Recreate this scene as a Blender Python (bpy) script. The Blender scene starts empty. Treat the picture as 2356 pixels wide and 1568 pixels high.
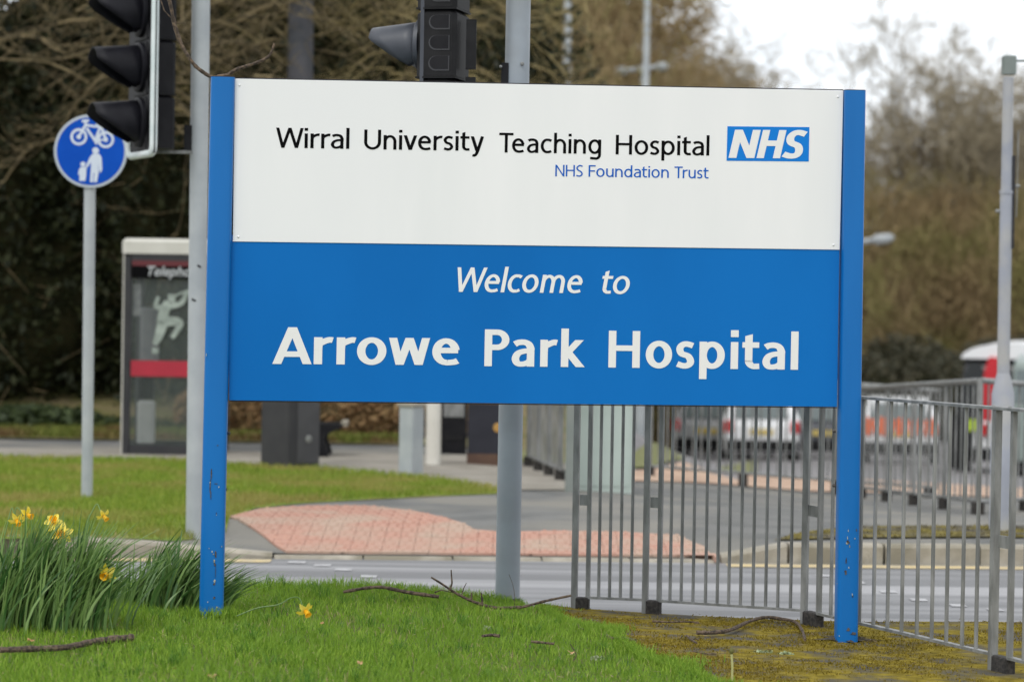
import bpy, bmesh, math, random
import numpy as np
from mathutils import Vector, Matrix
from mathutils.geometry import delaunay_2d_cdt
PI = math.pi
SC = bpy.context.scene
COL = SC.collection
rng = np.random.default_rng(7)
random.seed(7)

# ------------------------------------------------------------------ camera
F = 6000.0; CU, CV = 1178.0, 784.0          # focal length in units of a 2356 px wide frame
CAMH = 1.5
cam = bpy.data.cameras.new('camera'); camo = bpy.data.objects.new('camera', cam); COL.objects.link(camo)
cam.sensor_width = 36; cam.lens = F/2356*36
cam.clip_start = .1; cam.clip_end = 2000
PITCH = -math.atan(94/F); ROLL = .0165
CM = Matrix.Rotation(PI/2, 3, 'X') @ Matrix.Rotation(PITCH, 3, 'X') @ Matrix.Rotation(ROLL, 3, 'Z')
camo.matrix_world = Matrix.Translation((0, 0, CAMH)) @ CM.to_4x4()
cam.dof.use_dof = True; cam.dof.focus_distance = 11.65; cam.dof.aperture_fstop = 2.35
SC.camera = camo

# ------------------------------------------------------------------ sky, sun, exposure
W = bpy.data.worlds.new('World'); SC.world = W; W.use_nodes = True
SUN_EL, SUN_AZ = math.radians(48), math.radians(205)     # high, behind the photographer's left shoulder
nt = W.node_tree; N = nt.nodes; L = nt.links
bg = N['Background']; bg.inputs[1].default_value = .1
sky = N.new('ShaderNodeTexSky'); sky.sky_type = 'NISHITA'; sky.sun_disc = False
sky.sun_elevation = SUN_EL; sky.sun_rotation = SUN_AZ
tc = N.new('ShaderNodeTexCoord'); no = N.new('ShaderNodeTexNoise'); no.inputs['Scale'].default_value = 2.2; no.inputs['Detail'].default_value = 4
cr = N.new('ShaderNodeValToRGB')
cr.color_ramp.elements[0].position = .32; cr.color_ramp.elements[0].color = (.80, .86, .93, 1)
cr.color_ramp.elements[1].position = .60; cr.color_ramp.elements[1].color = (1, 1, 1, 1)
mul = N.new('ShaderNodeVectorMath'); mul.operation = 'SCALE'; mul.inputs['Scale'].default_value = 10.8
mx = N.new('ShaderNodeMixRGB'); mx.inputs[0].default_value = .93
L.new(tc.outputs['Generated'], no.inputs['Vector']); L.new(no.outputs['Fac'], cr.inputs[0])
L.new(cr.outputs[0], mul.inputs[0]); L.new(sky.outputs[0], mx.inputs[1]); L.new(mul.outputs[0], mx.inputs[2]); L.new(mx.outputs[0], bg.inputs[0])
sl = bpy.data.lights.new('sun', 'SUN'); sl.energy = 1.0; sl.angle = math.radians(25); sl.color = (1, .97, .92)
so = bpy.data.objects.new('sun', sl); COL.objects.link(so)
sd = Vector((math.sin(SUN_AZ)*math.cos(SUN_EL), math.cos(SUN_AZ)*math.cos(SUN_EL), math.sin(SUN_EL)))
so.rotation_euler = sd.to_track_quat('Z', 'Y').to_euler()
SC.view_settings.view_transform = 'Standard'; SC.view_settings.look = 'None'
SC.view_settings.exposure = .36; SC.view_settings.gamma = 1; SC.view_settings.use_curve_mapping = False

# ------------------------------------------------------------------ measuring helpers
def ray(u, v): return (CM @ Vector(((u-CU)/F, -(v-CV)/F, -1))).normalized()
CP = Vector((0, 0, CAMH))
def GP(u, v, z=0.): d = ray(u, v); return CP + d*((z-CAMH)/d.z)
def AT(u, v, Y): d = ray(u, v); return CP + d*(Y/d.y)
def sm(a, b, t): t = np.clip((t-a)/(b-a), 0, 1); return t*t*(3-2*t)
def KY(x): return 16.15 + .07*x
def H(x, y):
    h = -.049*np.clip(y-18, 0, 50)*sm(-1, 3.5, x)
    h = h + .9*sm(27.5, 33, y)*(1-sm(-.5, 3, x))
    h = h - .095*(1-sm(16.3, 17.5, y))*sm(-2.7, -1.25, x)*(1-sm(1.15, 1.75, x))
    return h
def HN(x, y):
    return .085*(1-sm(-1.7, .7, x)) + .012*np.sin(x*2.3+y*1.7)
def HIT(u, v, f=H, y0=9.):
    d = ray(u, v); y = y0
    while y < 300:
        p = CP + d*(y/d.y)
        if p.z <= f(p.x, p.y): return p
        y += .03
    return p
def UP(p):
    q = CM.transposed() @ (Vector(p)-CP); return CU - F*q.x/q.z, CV + F*q.y/q.z

# ------------------------------------------------------------------ materials
MATS = {}
def M(name, c, c2=None, scale=6., rough=.6, bump=0., bscale=40., metal=0., spec=.5, island=False, trans=0., stretch=None, lo=.4, hi=.62, c3=None, s3=1.5, glass=0., detail=6):
    if name in MATS: return MATS[name]
    m = bpy.data.materials.new(name); m.use_nodes = True; MATS[name] = m
    nt = m.node_tree; N = nt.nodes; L = nt.links; b = N['Principled BSDF']
    b.inputs['Roughness'].default_value = rough; b.inputs['Metallic'].default_value = metal
    b.inputs['Specular IOR Level'].default_value = spec
    b.inputs['Base Color'].default_value = (*c, 1)
    tc = N.new('ShaderNodeTexCoord'); vec = tc.outputs['Object']
    if stretch:
        mp = N.new('ShaderNodeMapping'); mp.inputs['Scale'].default_value = stretch; L.new(vec, mp.inputs[0]); vec = mp.outputs[0]
    out = None
    if c2 is not None:
        r = N.new('ShaderNodeValToRGB'); r.color_ramp.elements[0].color = (*c, 1); r.color_ramp.elements[1].color = (*c2, 1)
        if island:
            g = N.new('ShaderNodeNewGeometry'); src = g.outputs['Random Per Island']; r.color_ramp.elements[0].position = 0; r.color_ramp.elements[1].position = 1
        else:
            n = N.new('ShaderNodeTexNoise'); n.inputs['Scale'].default_value = scale; n.inputs['Detail'].default_value = detail; L.new(vec, n.inputs[0]); src = n.outputs['Fac']
            r.color_ramp.elements[0].position = lo; r.color_ramp.elements[1].position = hi
        L.new(src, r.inputs[0]); out = r.outputs[0]
        if c3 is not None:
            n3 = N.new('ShaderNodeTexNoise'); n3.inputs['Scale'].default_value = s3; n3.inputs['Detail'].default_value = 5; L.new(tc.outputs['Object'], n3.inputs[0])
            r3 = N.new('ShaderNodeValToRGB'); r3.color_ramp.elements[0].position = .45; r3.color_ramp.elements[1].position = .62; L.new(n3.outputs['Fac'], r3.inputs[0])
            x3 = N.new('ShaderNodeMixRGB'); L.new(r3.outputs[0], x3.inputs[0]); L.new(out, x3.inputs[1]); x3.inputs[2].default_value = (*c3, 1); out = x3.outputs[0]
        L.new(out, b.inputs['Base Color'])
    if bump:
        n = N.new('ShaderNodeTexNoise'); n.inputs['Scale'].default_value = bscale; n.inputs['Detail'].default_value = 8; L.new(vec, n.inputs[0])
        bp = N.new('ShaderNodeBump'); bp.inputs['Strength'].default_value = bump; bp.inputs['Distance'].default_value = .01
        L.new(n.outputs['Fac'], bp.inputs['Height']); L.new(bp.outputs[0], b.inputs['Normal'])
    if trans:
        t = N.new('ShaderNodeBsdfTranslucent'); ms = N.new('ShaderNodeMixShader'); ms.inputs[0].default_value = trans
        if out is not None: L.new(out, t.inputs[0])
        else: t.inputs[0].default_value = (*c, 1)
        L.new(b.outputs[0], ms.inputs[1]); L.new(t.outputs[0], ms.inputs[2]); L.new(ms.outputs[0], N['Material Output'].inputs[0])
    if glass:
        t = N.new('ShaderNodeBsdfTransparent'); ms = N.new('ShaderNodeMixShader'); ms.inputs[0].default_value = glass
        L.new(b.outputs[0], ms.inputs[1]); L.new(t.outputs[0], ms.inputs[2]); L.new(ms.outputs[0], N['Material Output'].inputs[0])
    return m
BLUE = M('blue_panel', (.0022, .136, .455), (.0035, .156, .51), .9, stretch=(1, 1, .4), rough=.42, spec=.12, bump=.02, bscale=60)
BLUEP = M('blue_post_paint', (.0025, .132, .43), (.005, .152, .48), 3, rough=.33, spec=.3, bump=.03, bscale=8, stretch=(1, 1, .2))
WHITE = M('white_panel', (.84, .845, .85), (.78, .795, .80), 1.6, stretch=(2.2, 2.2, .35), lo=.35, hi=.75, c3=(.80, .81, .82), s3=.8, rough=.4, bump=.015, bscale=30)
VBLACK = M('black_vinyl', (.002, .002, .0025), rough=.5, spec=.06)
VWHITE = M('white_vinyl', (.80, .80, .79), rough=.4)
VBLUE = M('logo_blue_vinyl', (.008, .20, .66), rough=.4, spec=.1)
VBLUE2 = M('text_blue_vinyl', (.006, .11, .50), rough=.4, spec=.1)
EDGE = M('dark_edge', (.02, .02, .025), rough=.7)
CHIPD = M('bare_dark_metal', (.03, .028, .03), (.1, .09, .08), 80, rough=.8)
CHIPL = M('bare_light_metal', (.45, .47, .42), (.2, .2, .16), 120, rough=.6)
GALV = M('galvanised_steel', (.165, .17, .165), (.27, .275, .27), 22, rough=.5, metal=.25, bump=.08, bscale=90, stretch=(1, 1, .25))
GPAINT = M('grey_pole_paint', (.25, .285, .32), (.30, .335, .37), 3, rough=.45, bump=.05, bscale=20, c3=(.24, .26, .27), s3=2)
GPAINT2 = M('pale_grey_pole', (.33, .36, .38), (.40, .43, .44), 4, rough=.5, bump=.03)
LAMPG = M('lamp_grey_paint', (.28, .30, .35), (.33, .35, .40), 4, rough=.5, c3=(.38, .38, .37), s3=3)
DKGREY = M('dark_grey_plastic', (.009, .009, .010), (.014, .014, .015), 12, rough=.6, spec=.2, bump=.05, bscale=120)
BLKP = M('black_plastic', (.006, .006, .008), (.011, .011, .013), 10, rough=.55, spec=.2)
HOODB = M('hood_grey_plastic', (.042, .048, .062), (.052, .058, .072), 8, rough=.45)
HOODK = M('black_hood_plastic', (.005, .005, .008), (.009, .009, .013), 8, rough=.55, spec=.22)
WTRIM = M('white_reflective_trim', (.62, .70, .70), (.7, .76, .76), 9, rough=.45)
RUBBER = M('black_rubber_foot', (.018, .017, .016), (.05, .045, .04), 60, rough=.9, bump=.3)
GRASST = M('tuft_blades', (.05, .15, .015), (.17, .31, .05), island=True, rough=.55, trans=.3, spec=.2)
GRASSM = M('grass_blades', (.095, .22, .014), (.32, .46, .06), island=True, rough=.55, trans=.3, spec=.2, c3=(.19, .32, .035), s3=2.8)
GRASSF = M('verge_blades', (.14, .23, .022), (.30, .37, .06), island=True, rough=.6, trans=.3, spec=.15, c3=(.33, .30, .09), s3=1.3)
DRYM = M('dry_grass', (.30, .24, .11), (.45, .38, .2), island=True, rough=.8, trans=.2)
MOSSD = M('brown_moss', (.10, .085, .03), (.20, .165, .045), 7, rough=1, spec=.1, c3=(.12, .11, .09), s3=3)
FVM = M('far_verge_ground', (.14, .155, .055), (.19, .19, .08), 5, rough=1, bump=.5)
MOSSB = M('moss_tufts', (.13, .10, .014), (.27, .205, .03), island=True, rough=.9, trans=.15, spec=.1)
DAFL = M('daffodil_leaf', (.035, .11, .024), (.24, .37, .11), island=True, rough=.4, trans=.25)
PETAL = M('yellow_petal', (.90, .72, .05), (.93, .80, .16), 30, rough=.5, trans=.3)
CORONA = M('orange_trumpet', (.90, .46, .01), (.95, .58, .02), 60, rough=.5, trans=.3)
LAWNM = M('lawn_soil', (.04, .10, .012), (.09, .14, .02), 25, rough=.9, bump=.6, bscale=90, c3=(.10, .085, .03), s3=9)
MOSSM = M('mossy_tarmac', (.15, .115, .014), (.26, .20, .025), 16, rough=.95, bump=.8, bscale=110, c3=(.095, .088, .075), s3=4.5, spec=.1)
VERGEM = M('verge_ground', (.135, .21, .02), (.215, .275, .035), 6, rough=.95, bump=.6, bscale=40, c3=(.24, .22, .06), s3=2.2)
EARTH = M('earth', (.06, .06, .025), (.10, .10, .035), 2, rough=1, bump=.5)
ROADM = M('road_asphalt', (.17, .172, .178), (.32, .32, .33), 1.0, rough=.65, bump=.25, bscale=160, stretch=(.09, 2.6, 1), spec=.4, lo=.42, hi=.60)
ROADF = M('far_road_asphalt', (.17, .165, .17), (.22, .21, .21), 1.5, rough=.8, bump=.2, bscale=50)
TARM = M('footway_tarmac', (.11, .112, .108), (.155, .155, .148), 2.4, rough=.85, bump=.4, bscale=120, c3=(.20, .19, .165), s3=.8)
PALEP = M('pale_footway', (.235, .215, .18), (.30, .275, .235), 3, rough=.9, bump=.3, bscale=60)
PINKP = M('pink_footway', (.42, .27, .19), (.5, .36, .26), 3, rough=.9)
PINK = M('pink_concrete', (.34, .175, .13), (.52, .30, .225), island=True, rough=.85, bump=.3, bscale=150, c3=(.42, .30, .23), s3=1.8)
KERBM = M('kerb_concrete', (.30, .275, .225), (.42, .385, .32), 5, rough=.9, bump=.4, bscale=80, c3=(.22, .20, .15), s3=3)
YELLOW = M('yellow_line_paint', (.58, .46, .24), (.45, .38, .25), 12, rough=.8)
WLINE = M('white_line_paint', (.46, .46, .47), (.33, .33, .34), 14, rough=.8)
BARK = M('bark', (.10, .08, .05), (.17, .14, .085), 14, rough=.9, bump=.6, bscale=30)
TWIGM = M('twig_bark', (.04, .028, .02), (.15, .105, .07), 60, rough=.85, bump=.7, bscale=160)
TWO = M('olive_twigs', (.05, .04, .02), (.27, .21, .11), island=True, rough=.9)
TWO2 = M('pale_olive_twigs', (.16, .13, .055), (.42, .34, .16), island=True, rough=.9)
TWB = M('brown_twigs', (.22, .155, .065), (.40, .30, .15), island=True, rough=.9)
TWG = M('grey_twigs', (.225, .19, .125), (.40, .345, .24), island=True, rough=.9)
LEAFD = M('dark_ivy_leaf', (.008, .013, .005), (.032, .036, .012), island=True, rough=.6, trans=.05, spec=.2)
LEAFW = M('dull_leaf', (.03, .035, .018), (.09, .08, .045), island=True, rough=.7)
WOODM = M('wood_twigs', (.20, .14, .065), (.38, .28, .145), island=True, rough=.9, c3=(.24, .22, .075), s3=.45)
LEAFO = M('olive_leaf', (.07, .085, .018), (.16, .155, .04), island=True, rough=.7, trans=.2)
GRASSB = M('bank_blades', (.085, .12, .02), (.20, .215, .05), island=True, rough=.7, trans=.2, spec=.15, c3=(.17, .11, .05), s3=1.6)
BANKM = M('bank_ground', (.12, .12, .03), (.20, .16, .08), 4, rough=1, bump=.5)
LEAFM = M('muted_leaf', (.014, .026, .007), (.05, .075, .018), island=True, rough=.7, trans=.15)
BRACK = M('brown_bracken', (.15, .075, .03), (.33, .22, .10), island=True, rough=.9, trans=.15)
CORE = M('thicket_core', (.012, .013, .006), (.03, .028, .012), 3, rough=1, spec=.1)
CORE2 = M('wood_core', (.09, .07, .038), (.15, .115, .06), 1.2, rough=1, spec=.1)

# ------------------------------------------------------------------ mesh helpers
ORG = {}
class MB:
    def __init__(s): s.v = []; s.f = []
    def add(s, vs, fs):
        n = len(s.v); s.v += [tuple(p) for p in vs]; s.f += [[i+n for i in f] for f in fs]; return s
    def box(s, c, sz, R=None, taper=1.):
        x, y, z = sz[0]/2, sz[1]/2, sz[2]/2; vs = []
        for dz, t in ((-z, 1), (z, taper)):
            for dx, dy in ((-x, -y), (x, -y), (x, y), (-x, y)):
                p = Vector((dx*t, dy*t, dz)); p = (R @ p if R else p) + Vector(c); vs.append(p)
        return s.add(vs, [[3, 2, 1, 0], [4, 5, 6, 7], [0, 1, 5, 4], [1, 2, 6, 5], [2, 3, 7, 6], [3, 0, 4, 7]])
    def rbox(s, c, sz, R=None, b=.01):
        # box with chamfered vertical and top edges
        x, y, z = sz[0]/2, sz[1]/2, sz[2]/2; vs = []; fs = []
        def ring(ix, iy, zz):
            o = []
            for (sx, sy) in ((-1, -1), (1, -1), (1, 1), (-1, 1)):
                a = (sx*(ix-b), sy*iy); c2 = (sx*ix, sy*(iy-b))
                o += [a, c2] if sx*sy < 0 else [c2, a]
            return [(p[0], p[1], zz) for p in o]
        rs = [ring(x, y, -z), ring(x, y, z-b), ring(x-b, y-b, z)]
        for r in rs: vs += r
        for k in range(2):
            for i in range(8): fs.append([k*8+i, k*8+(i+1) % 8, (k+1)*8+(i+1) % 8, (k+1)*8+i])
        fs.append(list(range(7, -1, -1))); fs.append([16+i for i in range(8)])
        vs = [((R @ Vector(p)) if R else Vector(p)) + Vector(c) for p in vs]
        return s.add(vs, fs)
    def tube(s, pts, r, n=8, cap=True):
        pts = [Vector(p) for p in pts]
        if not hasattr(r, '__len__'): r = [r]*len(pts)
        vs = []; fs = []; up = None
        for i, p in enumerate(pts):
            d = (pts[min(i+1, len(pts)-1)] - pts[max(i-1, 0)]).normalized()
            if up is None: up = Vector((0, 0, 1)) if abs(d.z) < .9 else Vector((0, 1, 0))
            a = d.cross(up).normalized(); b = a.cross(d).normalized(); up = b
            for k in range(n):
                t = 2*PI*k/n; vs.append(p + (a*math.cos(t) + b*math.sin(t))*r[i])
        for i in range(len(pts)-1):
            for k in range(n): fs.append([i*n+k, i*n+(k+1) % n, (i+1)*n+(k+1) % n, (i+1)*n+k][::-1])
        if cap: fs.append(list(range(n))); fs.append([(len(pts)-1)*n+k for k in range(n)][::-1])
        return s.add(vs, fs)
    def prism(s, prof, O, ex, ey, ez, t):
        # prof: 2-D outline in (ex, ey); extruded by t along ez
        O, ex, ey, ez = map(Vector, (O, ex, ey, ez)); n = len(prof)
        vs = [O+ex*a+ey*b for a, b in prof] + [O+ex*a+ey*b+ez*t for a, b in prof]
        return s.add(vs, [list(range(n))[::-1], [n+i for i in range(n)]] + [[i, (i+1) % n, n+(i+1) % n, n+i] for i in range(n)])
    def lathe(s, prof, c, n=24, R=None):
        vs = []; fs = []; m = len(prof)
        for r, z in prof:
            for k in range(n):
                p = Vector((r*math.cos(2*PI*k/n), r*math.sin(2*PI*k/n), z)); vs.append(((R @ p) if R else p)+Vector(c))
        for i in range(m-1):
            for k in range(n): fs.append([i*n+k, i*n+(k+1) % n, (i+1)*n+(k+1) % n, (i+1)*n+k])
        fs.append(list(range(n))[::-1]); fs.append([(m-1)*n+k for k in range(n)])
        return s.add(vs, fs)
    def build(s, name, mat, parent=None, smooth=False, fix=True):
        org = ORG.get(parent, Vector((0, 0, 0))) if parent is not None else Vector((0, 0, 0))
        me = bpy.data.meshes.new(name)
        me.from_pydata([tuple(Vector(p)-org) for p in s.v], [], s.f)
        if fix:
            bm = bmesh.new(); bm.from_mesh(me); bmesh.ops.recalc_face_normals(bm, faces=bm.faces); bm.to_mesh(me); bm.free()
        me.materials.append(mat); me.update()
        if smooth:
            me.polygons.foreach_set('use_smooth', [True]*len(me.polygons))
            try: me.set_sharp_from_angle(angle=math.radians(40))
            except Exception: pass
        o = bpy.data.objects.new(name, me); COL.objects.link(o)
        if parent is not None: o.parent = parent; ORG[o] = org
        return o
def tag(o, label=None, cat=None, group=None, kind=None):
    if label: o['label'] = label
    if cat: o['category'] = cat
    if group: o['group'] = group
    if kind: o['kind'] = kind
    return o
def thing(name, loc, label, cat, group=None):
    o = bpy.data.objects.new(name, None); o.empty_display_size = .1; COL.objects.link(o); o.location = loc; ORG[o] = Vector(loc)
    return tag(o, label, cat, group)
def copy_tree(o, loc, rz=0, sc=1., label=None):
    c = o.copy(); COL.objects.link(c); c.location = loc; c.rotation_euler = (0, 0, rz); c.scale = (sc, sc, sc)
    if label: c['label'] = label
    for ch in o.children:
        d = ch.copy(); COL.objects.link(d); d.parent = c
        for g in ch.children:
            e = g.copy(); COL.objects.link(e); e.parent = d
    return c
def npmesh(name, V, T, mat, parent=None):
    # V (n,3) float array, T (m,3) int triangles
    me = bpy.data.meshes.new(name); V = np.asarray(V, dtype=np.float32)
    if parent is not None: V = V - np.array(ORG[parent], dtype=np.float32)
    T = np.asarray(T, dtype=np.int32)
    me.vertices.add(len(V)); me.vertices.foreach_set('co', V.ravel())
    me.loops.add(T.size); me.loops.foreach_set('vertex_index', T.ravel())
    me.polygons.add(len(T)); me.polygons.foreach_set('loop_start', np.arange(0, T.size, 3, dtype=np.int32))
    me.polygons.foreach_set('loop_total', np.full(len(T), 3, dtype=np.int32))
    me.update(calc_edges=True); me.materials.append(mat)
    o = bpy.data.objects.new(name, me); COL.objects.link(o)
    if parent is not None: o.parent = parent; ORG[o] = ORG[parent]
    return o
def blades(P, h, w, lean, az=None, curl=.5):
    # grass-like blades: 2 segments each. P (n,3)
    n = len(P); h = np.broadcast_to(h, n); w = np.broadcast_to(w, n)
    a = rng.uniform(0, 2*PI, n) if az is None else az
    l = np.broadcast_to(lean, n)
    dx = np.stack([np.cos(a), np.sin(a), np.zeros(n)], 1); t = rng.uniform(0, PI, n); s = np.stack([np.cos(t), np.sin(t), np.zeros(n)], 1)
    up = np.array([0, 0, 1.])
    mid = P + up*(h*.55)[:, None] + dx*(h*l*curl*.55)[:, None]
    tip = P + up*(h*np.sqrt(np.clip(1-l*l*.8, .05, 1)))[:, None] + dx*(h*l)[:, None]
    V = np.stack([P-s*w[:, None]/2, P+s*w[:, None]/2, mid-s*w[:, None]*.42, mid+s*w[:, None]*.42, tip], 1).reshape(-1, 3)
    b = (np.arange(n)*5)[:, None, None]
    T = np.array([[0, 1, 3], [0, 3, 2], [2, 3, 4]])[None] + b
    return V, T.reshape(-1, 3)
def inpoly(x, y, poly):
    c = np.zeros(len(x), bool); n = len(poly); j = n-1
    for i in range(n):
        xi, yi = poly[i]; xj, yj = poly[j]
        m = ((yi > y) != (yj > y)) & (x < (xj-xi)*(y-yi)/((yj-yi) or 1e-9)+xi); c ^= m; j = i
    return c
def sheet(name, poly, hf, dz, mat, step=.5, kind='structure', parent=None):
    poly = [(float(p[0]), float(p[1])) for p in poly]; dense = []
    for i, p in enumerate(poly):
        q = poly[(i+1) % len(poly)]; n = max(1, int(math.hypot(q[0]-p[0], q[1]-p[1])/step))
        dense += [(p[0]+(q[0]-p[0])*k/n, p[1]+(q[1]-p[1])*k/n) for k in range(n)]
    xs = np.arange(min(p[0] for p in poly)+step/2, max(p[0] for p in poly), step); ys = np.arange(min(p[1] for p in poly)+step/2, max(p[1] for p in poly), step)
    X, Y = np.meshgrid(xs, ys); X = X.ravel(); Y = Y.ravel(); m = inpoly(X, Y, poly)
    pts = [Vector(p) for p in dense] + [Vector((a, b)) for a, b in zip(X[m], Y[m])]
    n = len(dense); r = delaunay_2d_cdt(pts, [(i, (i+1) % n) for i in range(n)], [list(range(n))], 1, 1e-4)
    b = MB(); b.v = [(p.x, p.y, float(hf(p.x, p.y))+dz) for p in r[0]]; b.f = [list(f) for f in r[2]]
    # keep normals up
    b.f = [f if ((b.v[f[1]][0]-b.v[f[0]][0])*(b.v[f[2]][1]-b.v[f[0]][1])-(b.v[f[1]][1]-b.v[f[0]][1])*(b.v[f[2]][0]-b.v[f[0]][0])) > 0 else f[::-1] for f in b.f]
    o = b.build(name, mat, parent, smooth=True, fix=False)
    if kind and parent is None: o['kind'] = kind
    return o
def scatter(poly, n):
    x0, x1 = min(p[0] for p in poly), max(p[0] for p in poly); y0, y1 = min(p[1] for p in poly), max(p[1] for p in poly)
    x = rng.uniform(x0, x1, n); y = rng.uniform(y0, y1, n); m = inpoly(x, y, poly); return x[m], y[m]
def XY(l, f=H): return [tuple(HIT(u, v, f))[:2] for u, v in l]

# ------------------------------------------------------------------ ground, roads, footways
def flat(x, y): return 0*x
def grid(name, xs, ys, hf, dz, mat):
    b = MB(); nx = len(xs)
    for y in ys:
        for x in xs: b.v.append((x, y, float(hf(x, y))+dz))
    for j in range(len(ys)-1):
        for i in range(nx-1): k = j*nx+i; b.f.append([k, k+1, k+nx+1, k+nx])
    return tag(b.build(name, mat, smooth=True, fix=False), kind='structure')
xs = sorted(set(list(np.linspace(-12, 24, 49)) + [-400, -150, -60, -25, 40, 80, 160, 420])); ys = sorted(set(list(np.linspace(-6, 100, 90)) + [-120, -40, 130, 200, 400, 900]))
grid('ground', xs, ys, H, -.30, EARTH)
grid('road', np.linspace(-40, 40, 41), np.linspace(12.0, 16.9, 12), lambda x, y: -.118 + 0*x, 0, ROADM)
# far footway, pavement round the island, and the far road
sheet('footway', [(-14, KY(-14)+.12), (-1.4, KY(-1.4)+.10), (1.3, KY(1.3)+.10), (14, KY(14)+.12), (14, 27), (-14, 27)], H, 0, TARM, .2)
left_verge = XY([(-260, 1246), (395, 1246), (440, 1243), (520, 1225), (528, 1192), (590, 1170), (700, 1158), (900, 1148), (1140, 1137), (1150, 1128), (1000, 1104), (860, 1092), (740, 1082), (585, 1075), (430, 1064), (300, 1060), (-260, 1052)])
sheet('verge', left_verge, H, .005, VERGEM, .2)
sheet('path', XY([(-300, 1056), (430, 1067), (760, 1084), (1000, 1106), (1140, 1130), (1300, 1128), (1300, 1058), (1000, 1048), (560, 1040), (300, 1034), (-300, 1029)]), H, .009, PALEP, .3)
sheet('far_road', [(1.3, 27.02), (60, 27.02), (60, 95), (6, 95), (1.6, 40), (1.3, 34.), (1.2, 27.02)], H, -.02, ROADF, 1.2)
sheet('far_footway', XY([(1455, 1085), (1700, 1091), (2000, 1104), (2420, 1128), (2420, 1150), (2000, 1134), (1700, 1118), (1455, 1108)]), H, .012, PINKP, .6)
sheet('far_verge', XY([(1180, 1040), (1460, 1043), (1740, 1060), (1740, 1088), (1460, 1079), (1180, 1066)]), H, .02, FVM, .6)
moss_strip = XY([(1780, 1246), (1990, 1240), (2270, 1238), (2470, 1240), (2470, 1212), (2200, 1212), (1960, 1214), (1850, 1226)])
sheet('moss_strip', moss_strip, H, .012, MOSSD, .3)
# near side: lawn and mossy footway, one surface cut in two along a ragged line
near_edge = [(-7, 12.75), (-1.3, 12.8), (-.45, 13.02), (0, 12.9)] + [tuple(GP(u, v))[:2] for u, v in ((1240, 1393), (1330, 1398), (1500, 1404), (1760, 1418), (1976, 1428), (2356, 1436), (2700, 1442))]
split = [tuple(GP(u, v, .03))[:2] for u, v in ((1225, 1396), (1262, 1412), (1300, 1434), (1345, 1444), (1395, 1452), (1440, 1486), (1470, 1512), (1530, 1528), (1600, 1548), (1670, 1580), (1750, 1620))]
lawn_poly = [p for p in near_edge if p[0] < .03] + split + [(1.3, 6), (-7, 6)]
moss_poly = [split[0]] + [p for p in near_edge if p[0] > .08] + [(5, 6), (1.3, 6)] + split[:0:-1]
sheet('lawn', lawn_poly, HN, 0, LAWNM, .25)
sheet('mossy_footway', moss_poly, HN, 0, MOSSM, .25)
grid('ground_near', np.linspace(-14, 14, 20), np.linspace(-8, 12.2, 12), HN, -.1, EARTH)
# near kerb stones (seen only as the dark back edge of the lawn and footway)
def kerb_run(pts, top, bot, w, gap, mat, label, cat='kerb', seg=.6, topf=None):
    t = thing('kerb', (pts[0][0], pts[0][1], bot), label, cat)
    for (a, b) in zip(pts[:-1], pts[1:]):
        Ld = math.hypot(b[0]-a[0], b[1]-a[1]); n = max(1, round(Ld/seg)); d = Vector((b[0]-a[0], b[1]-a[1], 0)).normalized(); q = Vector((-d.y, d.x, 0))
        for k in range(n):
            s0 = Vector((a[0], a[1], 0))+d*(Ld*k/n+gap/2); s1 = Vector((a[0], a[1], 0))+d*(Ld*(k+1)/n-gap/2)
            z0 = (topf(s0.x, s0.y) if topf else top)+random.uniform(-.003, .003); z1 = (topf(s1.x, s1.y) if topf else top)
            m = MB(); c = .018
            pf = lambda zt: [(0, bot), (w, bot), (w, zt), (c, zt), (0, zt-c)]
            A = [s0+q*x+Vector((0, 0, z)) for x, z in pf(z0)]; B = [s1+q*x+Vector((0, 0, z)) for x, z in pf(z1)]
            m.add(A+B, [[0, 1, 2, 3, 4], [9, 8, 7, 6, 5]] + [[i, (i+1) % 5, 5+(i+1) % 5, 5+i] for i in range(5)])
            m.build('kerb_stone', mat, t)
    return t
kerb_run([(p[0], p[1]) for p in near_edge][::-1], 0, -.3, .12, .006, KERBM, 'worn concrete kerb along the near edge of the road behind the guardrail', topf=lambda x, y: float(HN(x, y))-.01)
kerb_run([(-9, KY(-9)), (-1.45, KY(-1.45))], 0, -.3, .13, .012, KERBM, 'concrete kerb beyond the road, left of the pink crossing slabs', topf=lambda x, y: float(H(x, y))+.005)
kerb_run([(1.32, KY(1.32)), (1.75, KY(1.75)), (9, KY(9))], 0, -.3, .14, .018, KERBM, 'pale concrete kerb beyond the road, right of the pink crossing slabs', topf=lambda x, y: float(H(x, y))+.008)
kerb_run([(-1.45, KY(-1.45)+.003), (1.315, KY(1.315)+.003)], 0, -.3, .12, .01, KERBM, 'dropped kerb flush with the road along the pink crossing slabs', topf=lambda x, y: -.1)
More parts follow.
